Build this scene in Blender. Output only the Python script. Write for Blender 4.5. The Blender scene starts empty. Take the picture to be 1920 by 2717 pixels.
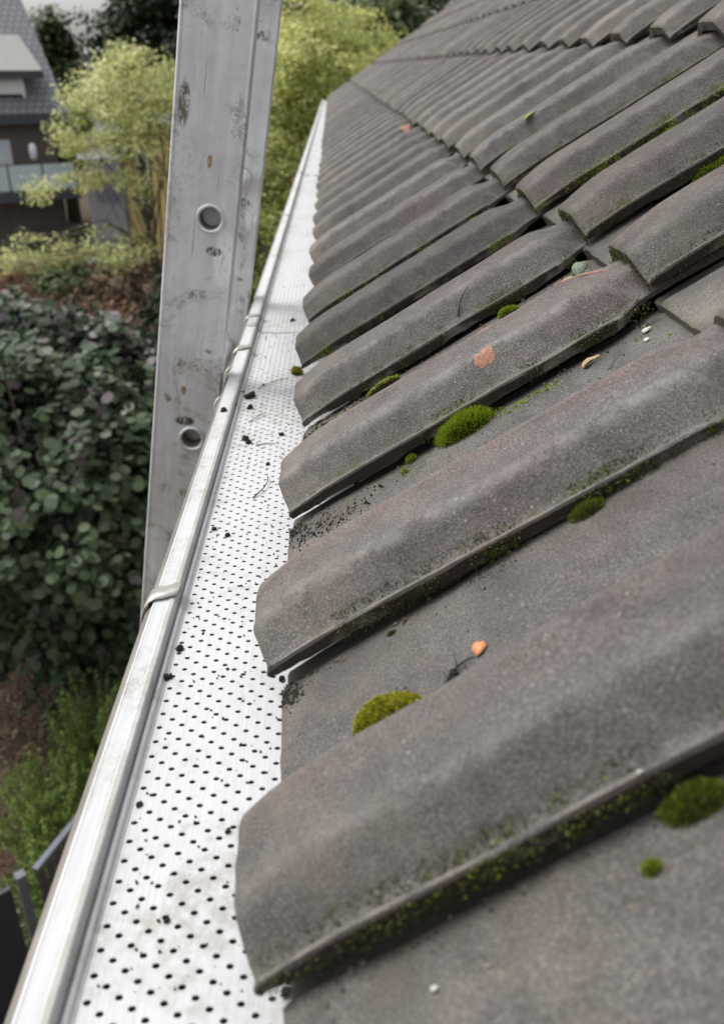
import bpy, math, random
import numpy as np
from mathutils import Vector, Matrix, noise
R = math.radians
random.seed(7); rng = np.random.default_rng(7)
SC = bpy.context.scene; COL = SC.collection

# ------------------------------------------------------------------ camera
yaw, pitch, roll = 0.03141, 0.4692, -0.00092
F = Vector((math.sin(yaw)*math.cos(pitch), math.cos(yaw)*math.cos(pitch), -math.sin(pitch)))
Rt = Vector((math.cos(yaw), -math.sin(yaw), 0)); Up = Rt.cross(F)
R2 = Rt*math.cos(roll)+Up*math.sin(roll); U2 = -Rt*math.sin(roll)+Up*math.cos(roll)
CAM = Vector((0.0301, 0, 0.3254)); FPX = 2328.79
cd = bpy.data.cameras.new('camera'); cam = bpy.data.objects.new('camera', cd); COL.objects.link(cam)
m = Matrix((R2, U2, -F)).transposed().to_4x4(); m.translation = CAM; cam.matrix_world = m
cd.sensor_fit = 'HORIZONTAL'; cd.sensor_width = 36; cd.lens = FPX/1920*36
cd.clip_start = .01; cd.clip_end = 500
cd.dof.use_dof = True; cd.dof.focus_distance = .69; cd.dof.aperture_fstop = 12.5
SC.camera = cam
SC.render.resolution_x, SC.render.resolution_y = 723, 1024

# ------------------------------------------------------------------ light: bright overcast
SUN_EL, SUN_AZ = R(58), R(-65)      # azimuth from +Y, towards -X
wd = bpy.data.worlds.new('World'); SC.world = wd; wd.use_nodes = True
nt = wd.node_tree; bg = nt.nodes['Background']
sky = nt.nodes.new('ShaderNodeTexSky'); sky.sky_type = 'NISHITA'; sky.sun_disc = False
sky.sun_elevation = SUN_EL; sky.sun_rotation = SUN_AZ; sky.air_density = 1.0; sky.dust_density = 4.0; sky.ozone_density = 1.0
hs = nt.nodes.new('ShaderNodeHueSaturation'); hs.inputs['Saturation'].default_value = .12
nt.links.new(sky.outputs[0], hs.inputs['Color']); nt.links.new(hs.outputs[0], bg.inputs[0])
bg.inputs[1].default_value = .15
sd = bpy.data.lights.new('sun', 'SUN'); sd.energy = 1.2; sd.angle = R(25); sd.color = (1, .97, .93)
sun = bpy.data.objects.new('sun', sd); COL.objects.link(sun)
sv = Vector((math.sin(SUN_AZ)*math.cos(SUN_EL), math.cos(SUN_AZ)*math.cos(SUN_EL), math.sin(SUN_EL)))
sun.rotation_euler = sv.to_track_quat('Z', 'Y').to_euler(); sun.location = (0, 0, 20)
vs = SC.view_settings; vs.view_transform = 'Standard'; vs.look = 'None'; vs.gamma = 1; vs.exposure = 0.55
SC.render.engine = 'CYCLES'

# ------------------------------------------------------------------ helpers
def tag(o, label=None, cat=None, group=None, kind=None):
    if label: o['label'] = label
    if cat: o['category'] = cat
    if group: o['group'] = group
    if kind: o['kind'] = kind
    return o
def empty(name, loc, label, cat, group=None):
    o = bpy.data.objects.new(name, None); COL.objects.link(o); o.location = loc; o.empty_display_size = .05
    return tag(o, label, cat, group)
def link(name, me, mats=None, parent=None, loc=None):
    o = bpy.data.objects.new(name, me); COL.objects.link(o)
    if mats:
        for q in (mats if isinstance(mats, (list, tuple)) else [mats]):
            if len(me.materials) < (len(mats) if isinstance(mats, (list, tuple)) else 1): me.materials.append(q)
    if parent: o.parent = parent
    if loc is not None: o.location = loc
    return o
class MB:
    def __init__(s): s.v = []; s.f = []; s.m = []
    def add(s, vs, fs, mi=0):
        n = len(s.v); s.v += [tuple(v) for v in vs]; s.f += [tuple(i+n for i in f) for f in fs]; s.m += [mi]*len(fs)
    def box(s, c, d, rot=None, mi=0, top=1.0):
        x, y, z = d[0]/2, d[1]/2, d[2]/2; P = []
        for sz in (-1, 1):
            for sx, sy in ((-1, -1), (1, -1), (1, 1), (-1, 1)):
                k = top if sz > 0 else 1
                v = Vector((sx*x*k, sy*y*k, sz*z))
                if rot is not None: v = rot @ v
                P.append(v+Vector(c))
        s.add(P, [(3, 2, 1, 0), (4, 5, 6, 7), (0, 1, 5, 4), (1, 2, 6, 5), (2, 3, 7, 6), (3, 0, 4, 7)], mi)
    def tube(s, pts, rad, n=8, cap=True, mi=0):
        pts = [Vector(p) for p in pts]; rings = []
        if not hasattr(rad, '__len__'): rad = [rad]*len(pts)
        a = None; base = len(s.v)
        for i, p in enumerate(pts):
            d = (pts[min(i+1, len(pts)-1)]-pts[max(i-1, 0)]).normalized()
            if a is None: a = d.orthogonal().normalized()
            a = (a-d*a.dot(d)).normalized(); b = d.cross(a)
            s.v += [tuple(p+(a*math.cos(2*math.pi*k/n)+b*math.sin(2*math.pi*k/n))*rad[i]) for k in range(n)]
        for i in range(len(pts)-1):
            for k in range(n):
                s.f.append((base+i*n+k, base+i*n+(k+1) % n, base+(i+1)*n+(k+1) % n, base+(i+1)*n+k)); s.m.append(mi)
        if cap:
            s.f.append(tuple(base+k for k in reversed(range(n)))); s.m.append(mi)
            s.f.append(tuple(base+(len(pts)-1)*n+k for k in range(n))); s.m.append(mi)
    def extr(s, prof, y0, y1, n=1, closed=False, mi=0):   # profile of (x,z) run along Y
        base = len(s.v); k = len(prof)
        for i in range(n+1):
            y = y0+(y1-y0)*i/n; s.v += [(x, y, z) for x, z in prof]
        for i in range(n):
            for j in range(k if closed else k-1):
                j2 = (j+1) % k
                s.f.append((base+i*k+j, base+i*k+j2, base+(i+1)*k+j2, base+(i+1)*k+j)); s.m.append(mi)
        if closed:
            s.f.append(tuple(base+j for j in range(k))); s.f.append(tuple(base+n*k+j for j in reversed(range(k)))); s.m += [mi, mi]
    def mesh(s, name, smooth=None):
        me = bpy.data.meshes.new(name); me.from_pydata(s.v, [], s.f)
        if any(s.m): me.polygons.foreach_set('material_index', s.m)
        if smooth is not None:
            me.polygons.foreach_set('use_smooth', [True]*len(me.polygons)); me.set_sharp_from_angle(angle=R(smooth))
        me.update(); return me
    def build(s, name, mats, parent=None, smooth=None, loc=None):
        me = s.mesh(name, smooth)
        return link(name, me, mats, parent, loc)

# ---- node material helper
class NM:
    def __init__(s, name, rough=.8, metal=0, spec=.5):
        s.mat = bpy.data.materials.new(name); s.mat.use_nodes = True
        s.t = s.mat.node_tree; s.b = s.t.nodes['Principled BSDF']
        s.b.inputs['Roughness'].default_value = rough; s.b.inputs['Metallic'].default_value = metal
        s.b.inputs['Specular IOR Level'].default_value = spec
        s.tc = s.t.nodes.new('ShaderNodeTexCoord'); s.co = s.tc.outputs['Object']
    def n(s, typ, **k):
        q = s.t.nodes.new(typ)
        for a, v in k.items(): setattr(q, a, v)
        return q
    def l(s, a, b): s.t.links.new(a, b)
    def rnd_offset(s):
        oi = s.n('ShaderNodeObjectInfo'); mu = s.n('ShaderNodeMath', operation='MULTIPLY'); mu.inputs[1].default_value = 40
        s.l(oi.outputs['Random'], mu.inputs[0]); ad = s.n('ShaderNodeVectorMath', operation='ADD')
        s.l(s.tc.outputs['Object'], ad.inputs[0]); s.l(mu.outputs[0], ad.inputs[1]); s.co = ad.outputs[0]; s.rand = oi.outputs['Random']
    def scale(s, co, v):
        q = s.n('ShaderNodeMapping'); q.inputs['Scale'].default_value = v; s.l(co, q.inputs[0]); return q.outputs[0]
    def noise(s, sc, det=4, rough=.6, co=None, dist=0):
        q = s.n('ShaderNodeTexNoise'); q.inputs['Scale'].default_value = sc; q.inputs['Detail'].default_value = det
        q.inputs['Roughness'].default_value = rough; q.inputs['Distortion'].default_value = dist
        s.l(co or s.co, q.inputs['Vector']); return q.outputs['Fac']
    def ramp(s, fac, stops):
        q = s.n('ShaderNodeValToRGB'); e = q.color_ramp.elements
        while len(e) < len(stops): e.new(.5)
        for i, (p, c) in enumerate(stops):
            e[i].position = p; e[i].color = (*c, 1) if hasattr(c, '__len__') else (c, c, c, 1)
        s.l(fac, q.inputs[0]); return q.outputs[0]
    def mr(s, v, a, b, c=0, d=1):
        q = s.n('ShaderNodeMapRange'); s.l(v, q.inputs[0])
        for i, x in enumerate((a, b, c, d)): q.inputs[i+1].default_value = x
        return q.outputs[0]
    def mix(s, f, a, b, mode='MIX'):
        q = s.n('ShaderNodeMix', data_type='RGBA', blend_type=mode)
        for v, i in ((f, 0), (a, 6), (b, 7)):
            if hasattr(v, 'default_value') or hasattr(v, 'links'): s.l(v, q.inputs[i])
            elif hasattr(v, '__len__'): q.inputs[i].default_value = (*v, 1)
            else: q.inputs[i].default_value = v
        return q.outputs[2]
    def math(s, op, a, b=None):
        q = s.n('ShaderNodeMath', operation=op)
        for i, v in enumerate((a, b)):
            if v is None: continue
            if hasattr(v, 'links'): s.l(v, q.inputs[i])
            else: q.inputs[i].default_value = v
        return q.outputs[0]
    def sep(s, co=None):
        q = s.n('ShaderNodeSeparateXYZ'); s.l(co or s.tc.outputs['Object'], q.inputs[0]); return q.outputs
    def col(s, c):
        if hasattr(c, '__len__'): s.b.inputs['Base Color'].default_value = (*c, 1)
        else: s.l(c, s.b.inputs['Base Color'])
    def bump(s, h, dist, st=1.0, prev=None):
        q = s.n('ShaderNodeBump'); q.inputs['Distance'].default_value = dist; q.inputs['Strength'].default_value = st
        s.l(h, q.inputs['Height'])
        if prev is not None: s.l(prev, q.inputs['Normal'])
        s.l(q.outputs[0], s.b.inputs['Normal']); return q.outputs[0]

def mat_tile():
    s = NM('clay_tile', .82, 0, .35); s.rnd_offset()
    o = s.sep(); X, Y = o[0], o[1]
    big = s.noise(9, 4, .6); c = s.ramp(big, [(.3, (.078, .075, .073)), (.5, (.102, .095, .090)), (.7, (.118, .106, .098))])
    pur = s.math('MULTIPLY', s.math('MULTIPLY', s.mr(Y, .045, .065), s.mr(Y, .110, .092)), s.mr(s.noise(9, 4, .6), .36, .56)); pur = s.math('MAXIMUM', pur, s.math('MULTIPLY', s.mr(s.noise(4, 3, .5), .55, .68), .6))       # purple-brown firing bands
    c = s.mix(s.math('MULTIPLY', pur, .8), c, (.108, .080, .075))
    md = s.noise(38, 6, .75, dist=.5); c = s.mix(1, c, s.ramp(md, [(.32, .74), (.5, 1.0), (.7, 1.25)]), 'MULTIPLY')
    g = s.noise(760, 3, .8); c = s.mix(1, c, s.ramp(g, [(.40, .62), (.52, .96), (.66, 1.9)]), 'MULTIPLY')
    g2 = s.noise(1500, 2, .6); c = s.mix(1, c, s.ramp(g2, [(.35, .8), (.65, 1.25)]), 'MULTIPLY')
    # worn, paler crest edges, with the light along the crest painted in
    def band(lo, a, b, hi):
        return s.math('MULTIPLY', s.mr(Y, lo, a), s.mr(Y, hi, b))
    wear_highlight = s.math('ADD', band(.021, .025, .028, .036), s.math('MULTIPLY', band(.066, .072, .076, .088), .6))
    wear_highlight = s.math('MULTIPLY', wear_highlight, s.mr(s.noise(60, 4, .75), .40, .6))
    c = s.mix(s.math('MULTIPLY', wear_highlight, s.mr(s.rand, 0, 1, .25, .65)), c, (.225, .21, .20))
    # ochre dust on nose
    dust = s.math('MULTIPLY', s.mr(X, .16, .0), s.mr(s.noise(22, 4, .65), .42, .66))
    c = s.mix(s.math('MULTIPLY', dust, .40), c, (.23, .195, .15))
    # pale lichen flecks
    vo = s.n('ShaderNodeTexVoronoi'); vo.inputs['Scale'].default_value = 150; s.l(s.co, vo.inputs['Vector'])
    fl = s.math('MULTIPLY', s.mr(vo.outputs['Distance'], .16, .08), s.mr(s.noise(30, 2), .56, .62))
    c = s.mix(s.math('MULTIPLY', fl, .55), c, (.36, .34, .30))
    vo2 = s.n('ShaderNodeTexVoronoi'); vo2.inputs['Scale'].default_value = 38; s.l(s.co, vo2.inputs['Vector'])
    fl2 = s.math('MULTIPLY', s.mr(vo2.outputs['Distance'], .09, .05), s.mr(s.noise(11, 2), .6, .64))
    c = s.mix(s.math('MULTIPLY', fl2, .35), c, (.22, .17, .15))
    # algae and moss film along the overlapping edge and along the front lip
    e1 = s.math('MULTIPLY', s.mr(Y, .0125, .007), s.mr(Y, .0036, .0052)); e0 = s.math('MULTIPLY', s.mr(Y, .0016, .0008), s.mr(X, .02, .12, .6, 1.6)); e1 = s.math('MAXIMUM', e1, e0); e2 = s.math('MULTIPLY', s.mr(X, .007, -.003), .8)
    alg = s.math('MULTIPLY', s.math('MAXIMUM', e1, e2), s.mr(s.noise(22, 7, .8), .50, .60))
    c = s.mix(s.math('MULTIPLY', alg, .85), c, s.ramp(s.noise(420, 3), [(.35, (.018, .022, .009)), (.6, (.075, .095, .018))]))
    ln = s.math('MULTIPLY', s.math('MULTIPLY', s.mr(Y, .0006, .0014), s.mr(Y, .0042, .0030)), s.mr(s.noise(40, 5, .7), .38, .56)); c = s.mix(s.math('MULTIPLY', ln, .6), c, (.24, .205, .185))
    dk = s.math('MULTIPLY', s.mr(Y, .0018, .0008), s.mr(s.noise(34, 4, .7), .15, .42))
    c = s.mix(s.math('MULTIPLY', dk, .9), c, (.030, .022, .019))  # dark brown side face, deepened to paint in the shaded underside
    hv = s.n('ShaderNodeHueSaturation'); s.l(s.mr(s.rand, 0, 1, .90, 1.22), hv.inputs['Value']); s.l(c, hv.inputs['Color']); c = hv.outputs[0]
    # damp dirt in the far gutter of the pan
    pd = s.math('MULTIPLY', s.mr(Y, .155, .198), s.mr(s.noise(24, 6, .75), .36, .60))
    c = s.mix(s.math('MULTIPLY', pd, .65), c, (.075, .062, .05))
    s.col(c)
    h = s.math('ADD', s.math('MULTIPLY', g, .6), s.math('MULTIPLY', g2, .3))
    b = s.bump(h, .0014, .55); s.bump(md, .003, .4, b)
    return s.mat
def simple(name, c, rough=.8, metal=0, amp=.25, sc=60, bump=0, stretch=None, spec=.4, obj_rand=False):
    s = NM(name, rough, metal, spec)
    if obj_rand: s.rnd_offset()
    co = s.scale(s.co, stretch) if stretch else s.co
    n = s.noise(sc, 5, .65, co); c1 = tuple(x*(1-amp) for x in c); c2 = tuple(min(1, x*(1+amp)) for x in c)
    s.col(s.ramp(n, [(.3, c1), (.7, c2)]))
    if bump: s.bump(n, bump, .6)
    return s.mat
def leafmat(name, stops, rough=.5, trans=.25):
    s = NM(name, rough, 0, .4); g = s.n('ShaderNodeNewGeometry')
    c = s.ramp(g.outputs['Random Per Island'], stops)
    n = s.noise(1.1, 2); c = s.mix(1, c, s.ramp(n, [(.3, .75), (.7, 1.25)]), 'MULTIPLY'); s.col(c)
    tb = s.n('ShaderNodeBsdfTranslucent'); s.l(c, tb.inputs[0]); mx = s.n('ShaderNodeMixShader'); mx.inputs[0].default_value = trans
    s.l(s.b.outputs[0], mx.inputs[1]); s.l(tb.outputs[0], mx.inputs[2]); s.l(mx.outputs[0], s.t.nodes['Material Output'].inputs[0])
    return s.mat
def mat_guard():
    s = NM('white_sheet', .68, .0, .3); o = s.sep()
    st = s.noise(60, 3, .6, s.scale(s.co, (14, .25, 1)))
    c = s.ramp(st, [(.3, (.50, .51, .525)), (.7, (.60, .60, .595))])
    sm = s.math('MULTIPLY', s.mr(s.noise(7, 5, .75, dist=.8), .50, .62), s.mr(s.noise(90, 5, .8), .42, .58))
    c = s.mix(s.math('MULTIPLY', sm, .55), c, (.27, .25, .20))
    sc = s.mr(s.noise(160, 4, .8, s.scale(s.co, (1, 1, 1))), .70, .74)
    c = s.mix(s.math('MULTIPLY', sc, .6), c, (.16, .15, .13))
    ed = s.math('MULTIPLY', s.math('MULTIPLY', s.mr(o[0], -.0968, -.0935), s.mr(o[0], -.0890, -.0905)), s.mr(s.noise(30, 5, .8), .35, .6))
    c = s.mix(s.math('MULTIPLY', ed, .6), c, (.34, .32, .26))
    s.col(c); s.bump(s.noise(22, 2, .5), .002, .35); return s.mat
def mat_alu(name, dirt=1.0):
    s = NM(name, .5, .45, .6); o = s.sep()
    st = s.noise(30, 4, .6, s.scale(s.co, (3, 3, .12)))
    c = s.ramp(st, [(.3, (.68, .695, .715)), (.7, (.82, .835, .85))])
    cl = s.noise(14, 6, .75, dist=.6); c = s.mix(1, c, s.ramp(cl, [(.3, .84), (.7, 1.12)]), 'MULTIPLY')
    d1 = s.math('MULTIPLY', s.mr(s.noise(9, 5, .75, dist=1.2), .53, .64), s.mr(s.noise(120, 6, .9), .46, .54))
    c = s.mix(s.math('MULTIPLY', d1, .75*dirt), c, (.17, .14, .10))
    rust = s.math('MULTIPLY', s.mr(s.noise(13, 4, .6, s.scale(s.co, (1, 1, .7))), .70, .74), s.mr(s.noise(70, 4, .7), .42, .55))
    c = s.mix(s.math('MULTIPLY', rust, .8*dirt), c, (.20, .105, .035))
    scr = s.mr(s.noise(55, 3, .6, s.scale(s.co, (9, 9, .22))), .66, .68)
    c = s.mix(s.math('MULTIPLY', scr, .5), c, (.16, .16, .17))
    sp = s.mr(s.noise(260, 3, .7), .71, .74); c = s.mix(s.math('MULTIPLY', sp, .8*dirt), c, (.07, .06, .05))
    wh = s.mr(s.noise(190, 3, .7, s.scale(s.co, (1.3, 1, 1))), .735, .75); c = s.mix(wh, c, (.75, .75, .74))
    o2 = s.sep(); 
    def spot(x0, z0, rx, rz, col, th, cc):
        q = s.math('ADD', s.math('POWER', s.math('MULTIPLY', s.math('SUBTRACT', o2[0], x0), 1/rx), 2), s.math('POWER', s.math('MULTIPLY', s.math('SUBTRACT', o2[2], z0), 1/rz), 2))
        mk = s.math('MULTIPLY', s.mr(q, 1.1, .5), s.mr(s.noise(70, 6, .85, s.scale(s.co, (2.2, 1, .8)), dist=.4), th, th+.08)); return s.mix(mk, cc, col)
    c = spot(.071, 6.715, .013, .036, (.95, .95, .95), .42, c); c = spot(.012, 6.875, .007, .026, (.20, .165, .12), .42, c); c = spot(.058, 6.722, .010, .006, (.10, .10, .10), .44, c)
    c = spot(.040, 6.505, .014, .007, (.08, .08, .075), .42, c); c = spot(.036, 6.545, .004, .007, (.30, .19, .10), .44, c); c = spot(.045, 6.40, .009, .009, (.34, .25, .14), .48, c); c = spot(.062, 6.60, .007, .003, (.36, .27, .15), .45, c); c = spot(.045, 6.82, .003, .008, (.38, .25, .10), .42, c); c = spot(.060, 6.96, .012, .008, (.16, .11, .08), .5, c)
    s.col(c); s.l(s.mr(cl, .3, .7, .42, .62), s.b.inputs['Roughness']); s.bump(s.noise(5, 2), .002, .3); return s.mat
M = {}
M['tile'] = mat_tile(); M['guard'] = mat_guard(); M['alu'] = mat_alu('ladder_aluminium')
M['zinc'] = simple('dull_zinc', (.20, .185, .165), .7, .0, .4, 40, .0008, (1, .3, 1))
M['clip'] = simple('clip_metal', (.46, .44, .41), .4, .55, .2, 120, .0003)
M['rung'] = simple('rung_metal', (.86, .86, .84), .3, .6, .2, 60, 0)
M['rubber'] = simple('rubber', (.03, .03, .03), .7)
M['dark'] = simple('roof_underlay', (.03, .028, .026), .9)
M['orange'] = simple('bare_clay', (.34, .18, .125), .9, 0, .45, 420, .0006)
M['moss'] = leafmat('moss_blades', [(0, (.10, .16, .010)), (.45, (.22, .33, .018)), (.8, (.36, .46, .03)), (1, (.52, .56, .08))], .6, .3)
M['moss_y'] = leafmat('yellow_moss', [(0, (.12, .13, .008)), (.45, (.34, .34, .02)), (.8, (.52, .49, .04)), (1, (.66, .60, .08))], .7, .25)
M['moss_g'] = leafmat('green_moss', [(0, (.05, .07, .008)), (.5, (.13, .17, .014)), (.9, (.25, .30, .025)), (1, (.5, .5, .15))], .6, .2)
M['moss_d'] = leafmat('dark_moss', [(0, (.02, .024, .008)), (.6, (.06, .075, .014)), (1, (.16, .19, .03))], .8, .15)
M['mossbase'] = simple('moss_soil', (.035, .032, .015), .95, 0, .5, 500, .001)
M['crumb'] = simple('dark_crumb', (.028, .026, .020), .95, 0, .6, 500, .0008, obj_rand=True)
M['twig'] = simple('dry_twig', (.16, .12, .085), .85, 0, .3, 300)
M['lichen'] = simple('pale_lichen', (.20, .24, .18), .9, 0, .35, 400, .001)
M['leaf_o'] = simple('orange_leaf', (.60, .24, .11), .6, 0, .2, 200)
M['white'] = simple('white_chip', (.52, .51, .48), .6, 0, .1, 200)
M['straw'] = simple('straw', (.36, .28, .17), .8, 0, .3, 300)

# ------------------------------------------------------------------ roof geometry constants
TH, L, W, U0, TILT = .5936, .3158, .2, .2149, .045
AX = Vector((math.cos(TH), 0, math.sin(TH))); NX = Vector((-math.sin(TH), 0, math.cos(TH)))
PROF = [(0, .0150), (.0016, .0164), (.0034, .0160), (.0055, .0156), (.0085, .0172), (.0240, .0340), (.0272, .0364), (.0315, .0373), (.070, .0373), (.0742, .0364), (.078, .0338), (.106, .0035), (.112, .0008), (.118, 0), (.2, 0)]
px_ = [a for a, _ in PROF]; pz_ = [b for _, b in PROF]
def prof(y): return float(np.interp(y, px_, pz_))
def sm(x): x = max(0, min(1, x)); return x*x*(3-2*x)
def lobe(s):
    return (1-.22*max(0, (.06-s)/.06)**2)*(1-.26*sm((s-(L-.04))/.035))
def tile_t(y, s): return prof(y)*lobe(s)-TILT*s if y < .2 else -TILT*s
OFF = {(-1, 0): (.018, 0, .0015, .045, .045), (0, 0): (.0035, 0, .0015, .045, .040), (1, 0): (-.006, .001, .0035, .004, .012), (2, 0): (-.001, 0, .0025, .006, .004), (3, 0): (.0025, .001, 0, .004), (4, 0): (-.005, 0, 0), (5, 0): (-.001, 0, 0), (6, 0): (.004, 0, 0), (7, 0): (0, 0, 0), (8, 0): (.003, 0, 0),
       (2, 1): (0, .010, .002), (3, 1): (.004, 0, .001), (6, 1): (0, .002, 0), (9, 0): (-.002, 0, 0)}
TFC = {}
def TF(c, k):          # how each tile lies: small shifts, tilt and twist of its own
    if (c, k) not in TFC:
        j = random.Random(c*31+k*977); q = OFF.get((c, k), (j.uniform(-.0035, .0035), j.uniform(-.0015, .0015), j.uniform(-.0008, .0012)))
        pt_, yw = (q[3] if len(q) > 3 else j.uniform(-.003, .003)), (q[4] if len(q) > 4 else j.uniform(-.006, .006))
        loc = AX*(k*L+q[0])+Vector((0, U0+c*W+q[1], 0))+NX*q[2]
        rot = Matrix.Rotation(-(TH-TILT+pt_), 4, 'Y') @ Matrix.Rotation(yw, 4, 'Z')
        TFC[(c, k)] = Matrix.Translation(loc) @ rot
    return TFC[(c, k)]
def P(u, s, lift=0):                       # world point on the tile surface at (distance along eave, up the slope)
    c = math.floor((u-U0)/W); lu = (u-U0)-c*W; k = max(0, math.floor(s/L)); ls = s-k*L
    return TF(c, k) @ Vector((ls, lu, prof(lu)*lobe(ls)+lift))
def tile_mesh(seed, hi=True, verge=False):
    if hi:
        ys = [0, .0008, .0016, .0026, .0036, .0046, .0058, .0072, .0088, .0105, .013, .016, .019, .022, .0245, .0265, .029, .032, .037, .043, .05, .056, .062, .067, .0705, .0735, .0765, .08, .085, .09, .095, .1, .104, .108, .112, .116, .122, .13, .14, .15, .16, .17, .18, .19, .199]
        ss = [0, .0012, .003, .006, .01, .015, .021, .028, .036, .045, .055, .07]+list(np.linspace(.085, L-.06, 22))+list(np.linspace(L-.05, L+.07, 16))
    else:
        ys = [0, .003, .0055, .0075, .016, .0225, .0265, .032, .05, .068, .074, .08, .092, .104, .112, .14, .17, .199]
        ss = [0, .0015, .005, .012, .025, .04, .06]+list(np.linspace(.1, L-.06, 5))+list(np.linspace(L-.045, L+.07, 5))
    if verge: ys = ys[:-2]+[.172, .178, .184, .199, .2]
    else: ys = ys+[.2035, .206, .22]
    b = MB(); ny = len(ys); ns = len(ss); off = Vector((seed*7.3, seed*3.1, 0))
    top = []; bot = []
    for i, s in enumerate(ss):
        for j, y in enumerate(ys):
            t = prof(y)*lobe(s) if y < .2 else 0
            if verge: t = max(t, .036*sm((y-.165)/.014)) if y < .1995 else -.03
            elif y > .2: t = -.004 if y < .215 else -.004
            n1 = noise.noise(Vector((s*14, y*14, 0))+off)*.0011+noise.noise(Vector((s*60, y*60, 3))+off)*.0003
            t += n1
            drop = 0
            if s < .003: t -= .0016*(1-s/.003)
            yy = y
            if y < .1: yy = y+.022*sm((s-(L-.032))/.028)*(1-y/.1)
            if y < .012: yy += (noise.noise(Vector((s*22, 9, y*3))+off)*.0022+noise.noise(Vector((s*120, 5, y*3))+off)*.0012)*(1-y/.012)
            x = s
            if s < .012: x += (noise.noise(Vector((y*45, 1, 7))+off)*.0016+noise.noise(Vector((y*210, 1, 7))+off)*.0008)*(1-s/.012)
            top.append((x, yy, t))
            th = .0115
            tb = t-th
            if y < .0001: tb = .0068+noise.noise(Vector((s*26, 2, 2))+off)*.0026+noise.noise(Vector((s*120, 2, 6))+off)*.0012
            elif y < .012: tb = max(tb, .0075)
            bot.append((x+.0008*(s < .002), yy+(.0012 if y < .0001 else 0), tb))
    b.v = top+bot; N = ny*ns
    def vi(i, j): return i*ny+j
    for i in range(ns-1):
        for j in range(ny-1):
            b.f.append((vi(i, j), vi(i+1, j), vi(i+1, j+1), vi(i, j+1)))
            b.f.append((N+vi(i, j), N+vi(i, j+1), N+vi(i+1, j+1), N+vi(i+1, j)))
        b.f.append((vi(i, 0), N+vi(i, 0), N+vi(i+1, 0), vi(i+1, 0)))
        b.f.append((vi(i, ny-1), vi(i+1, ny-1), N+vi(i+1, ny-1), N+vi(i, ny-1)))
    for j in range(ny-1):
        b.f.append((vi(0, j), vi(0, j+1), N+vi(0, j+1), N+vi(0, j)))
        b.f.append((vi(ns-1, j), N+vi(ns-1, j), N+vi(ns-1, j+1), vi(ns-1, j+1)))
    b.f = [tuple(reversed(f)) for f in b.f]; b.m = [0]*len(b.f)
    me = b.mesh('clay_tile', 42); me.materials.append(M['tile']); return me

def project(p):
    d = p-CAM; z = d.dot(F)
    if z < .02: return None
    return 960+FPX*d.dot(R2)/z, 1358.5-FPX*d.dot(U2)/z
ORD = ['nearest', 'second', 'third', 'fourth', 'fifth', 'sixth', 'seventh', 'eighth', 'ninth', 'tenth', 'eleventh', 'twelfth']
COURSE = ['eave course', 'second course up', 'third course up', 'fourth course up', 'fifth course up', 'sixth course up', 'seventh course up', 'eighth course up']
SPECIAL = {(-1, 0): 'blurred nearest tile, its broad flat pan filling the bottom right corner of the photo',
 (0, 0): 'big foreground eave tile whose ridge carries a long yellow-green mossy lower edge',
 (1, 0): 'eave tile with a thick rounded nose whose flat pan carries the largest grassy moss cushion',
 (2, 0): 'eave tile with a round pinkish-orange chip on its ridge, just behind the largest moss cushion',
 (3, 0): 'eave tile with a small dead twig lying across its ridge',
 (4, 0): 'eave tile with an orange bare patch near its top under the second course',
 (2, 1): 'second-course tile at the right edge with a black gap under its mossy front lip',
 (3, 1): 'second-course tile with moss in its lower edge and pale green lichen below its front'}
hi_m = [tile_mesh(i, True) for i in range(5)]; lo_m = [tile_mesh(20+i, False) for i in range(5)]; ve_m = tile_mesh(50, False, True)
tiles = {}; COLS = 55
for k in range(8):
    nvis = 0
    for c in range(-1, COLS):
        u = U0+c*W
        pts = [project(AX*(k*L+a)+Vector((0, u+b, 0))+NX*.02) for a in (0, .15, L) for b in (0, .1, .2)]
        pts = [q for q in pts if q]
        inside = any(-20 < q[0] < 1940 and -30 < q[1] < 2740 for q in pts)
        near = any(-350 < q[0] < 2350 and -300 < q[1] < 3100 for q in pts) and c < 6
        if not (inside or near) and not (c == COLS-1 and k < 7): continue
        hi = k <= 1 and c <= 8 or k == 2 and 4 < c < 10
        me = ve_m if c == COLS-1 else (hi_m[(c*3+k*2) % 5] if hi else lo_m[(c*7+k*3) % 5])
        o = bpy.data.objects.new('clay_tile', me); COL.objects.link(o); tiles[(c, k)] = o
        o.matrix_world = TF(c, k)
        if inside:
            od = ORD[nvis] if nvis < 12 else None; nvis += 1
            if (c, k) in SPECIAL: tag(o, SPECIAL[(c, k)], 'tile', 'tiles of the roof slope')
            elif c == COLS-1: tag(o, 'far verge tile closing the %s at the distant roof edge' % COURSE[k], 'tile', 'tiles of the roof slope')
            elif od: tag(o, 'weathered grey-brown roof tile, %s in view from the right-hand front of the %s' % (od, COURSE[k]), 'tile', 'tiles of the roof slope')
            else: tag(o, 'small distant grey roof tile of the %s, beyond its twelfth tile' % COURSE[k], 'tile', 'distant tiles of the '+COURSE[k])
        else: tag(o, 'roof tile of the %s beyond the edge of the photo' % COURSE[k], 'tile', 'tiles beyond the photo edge, '+COURSE[k])
print('tiles', len(tiles))

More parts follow.
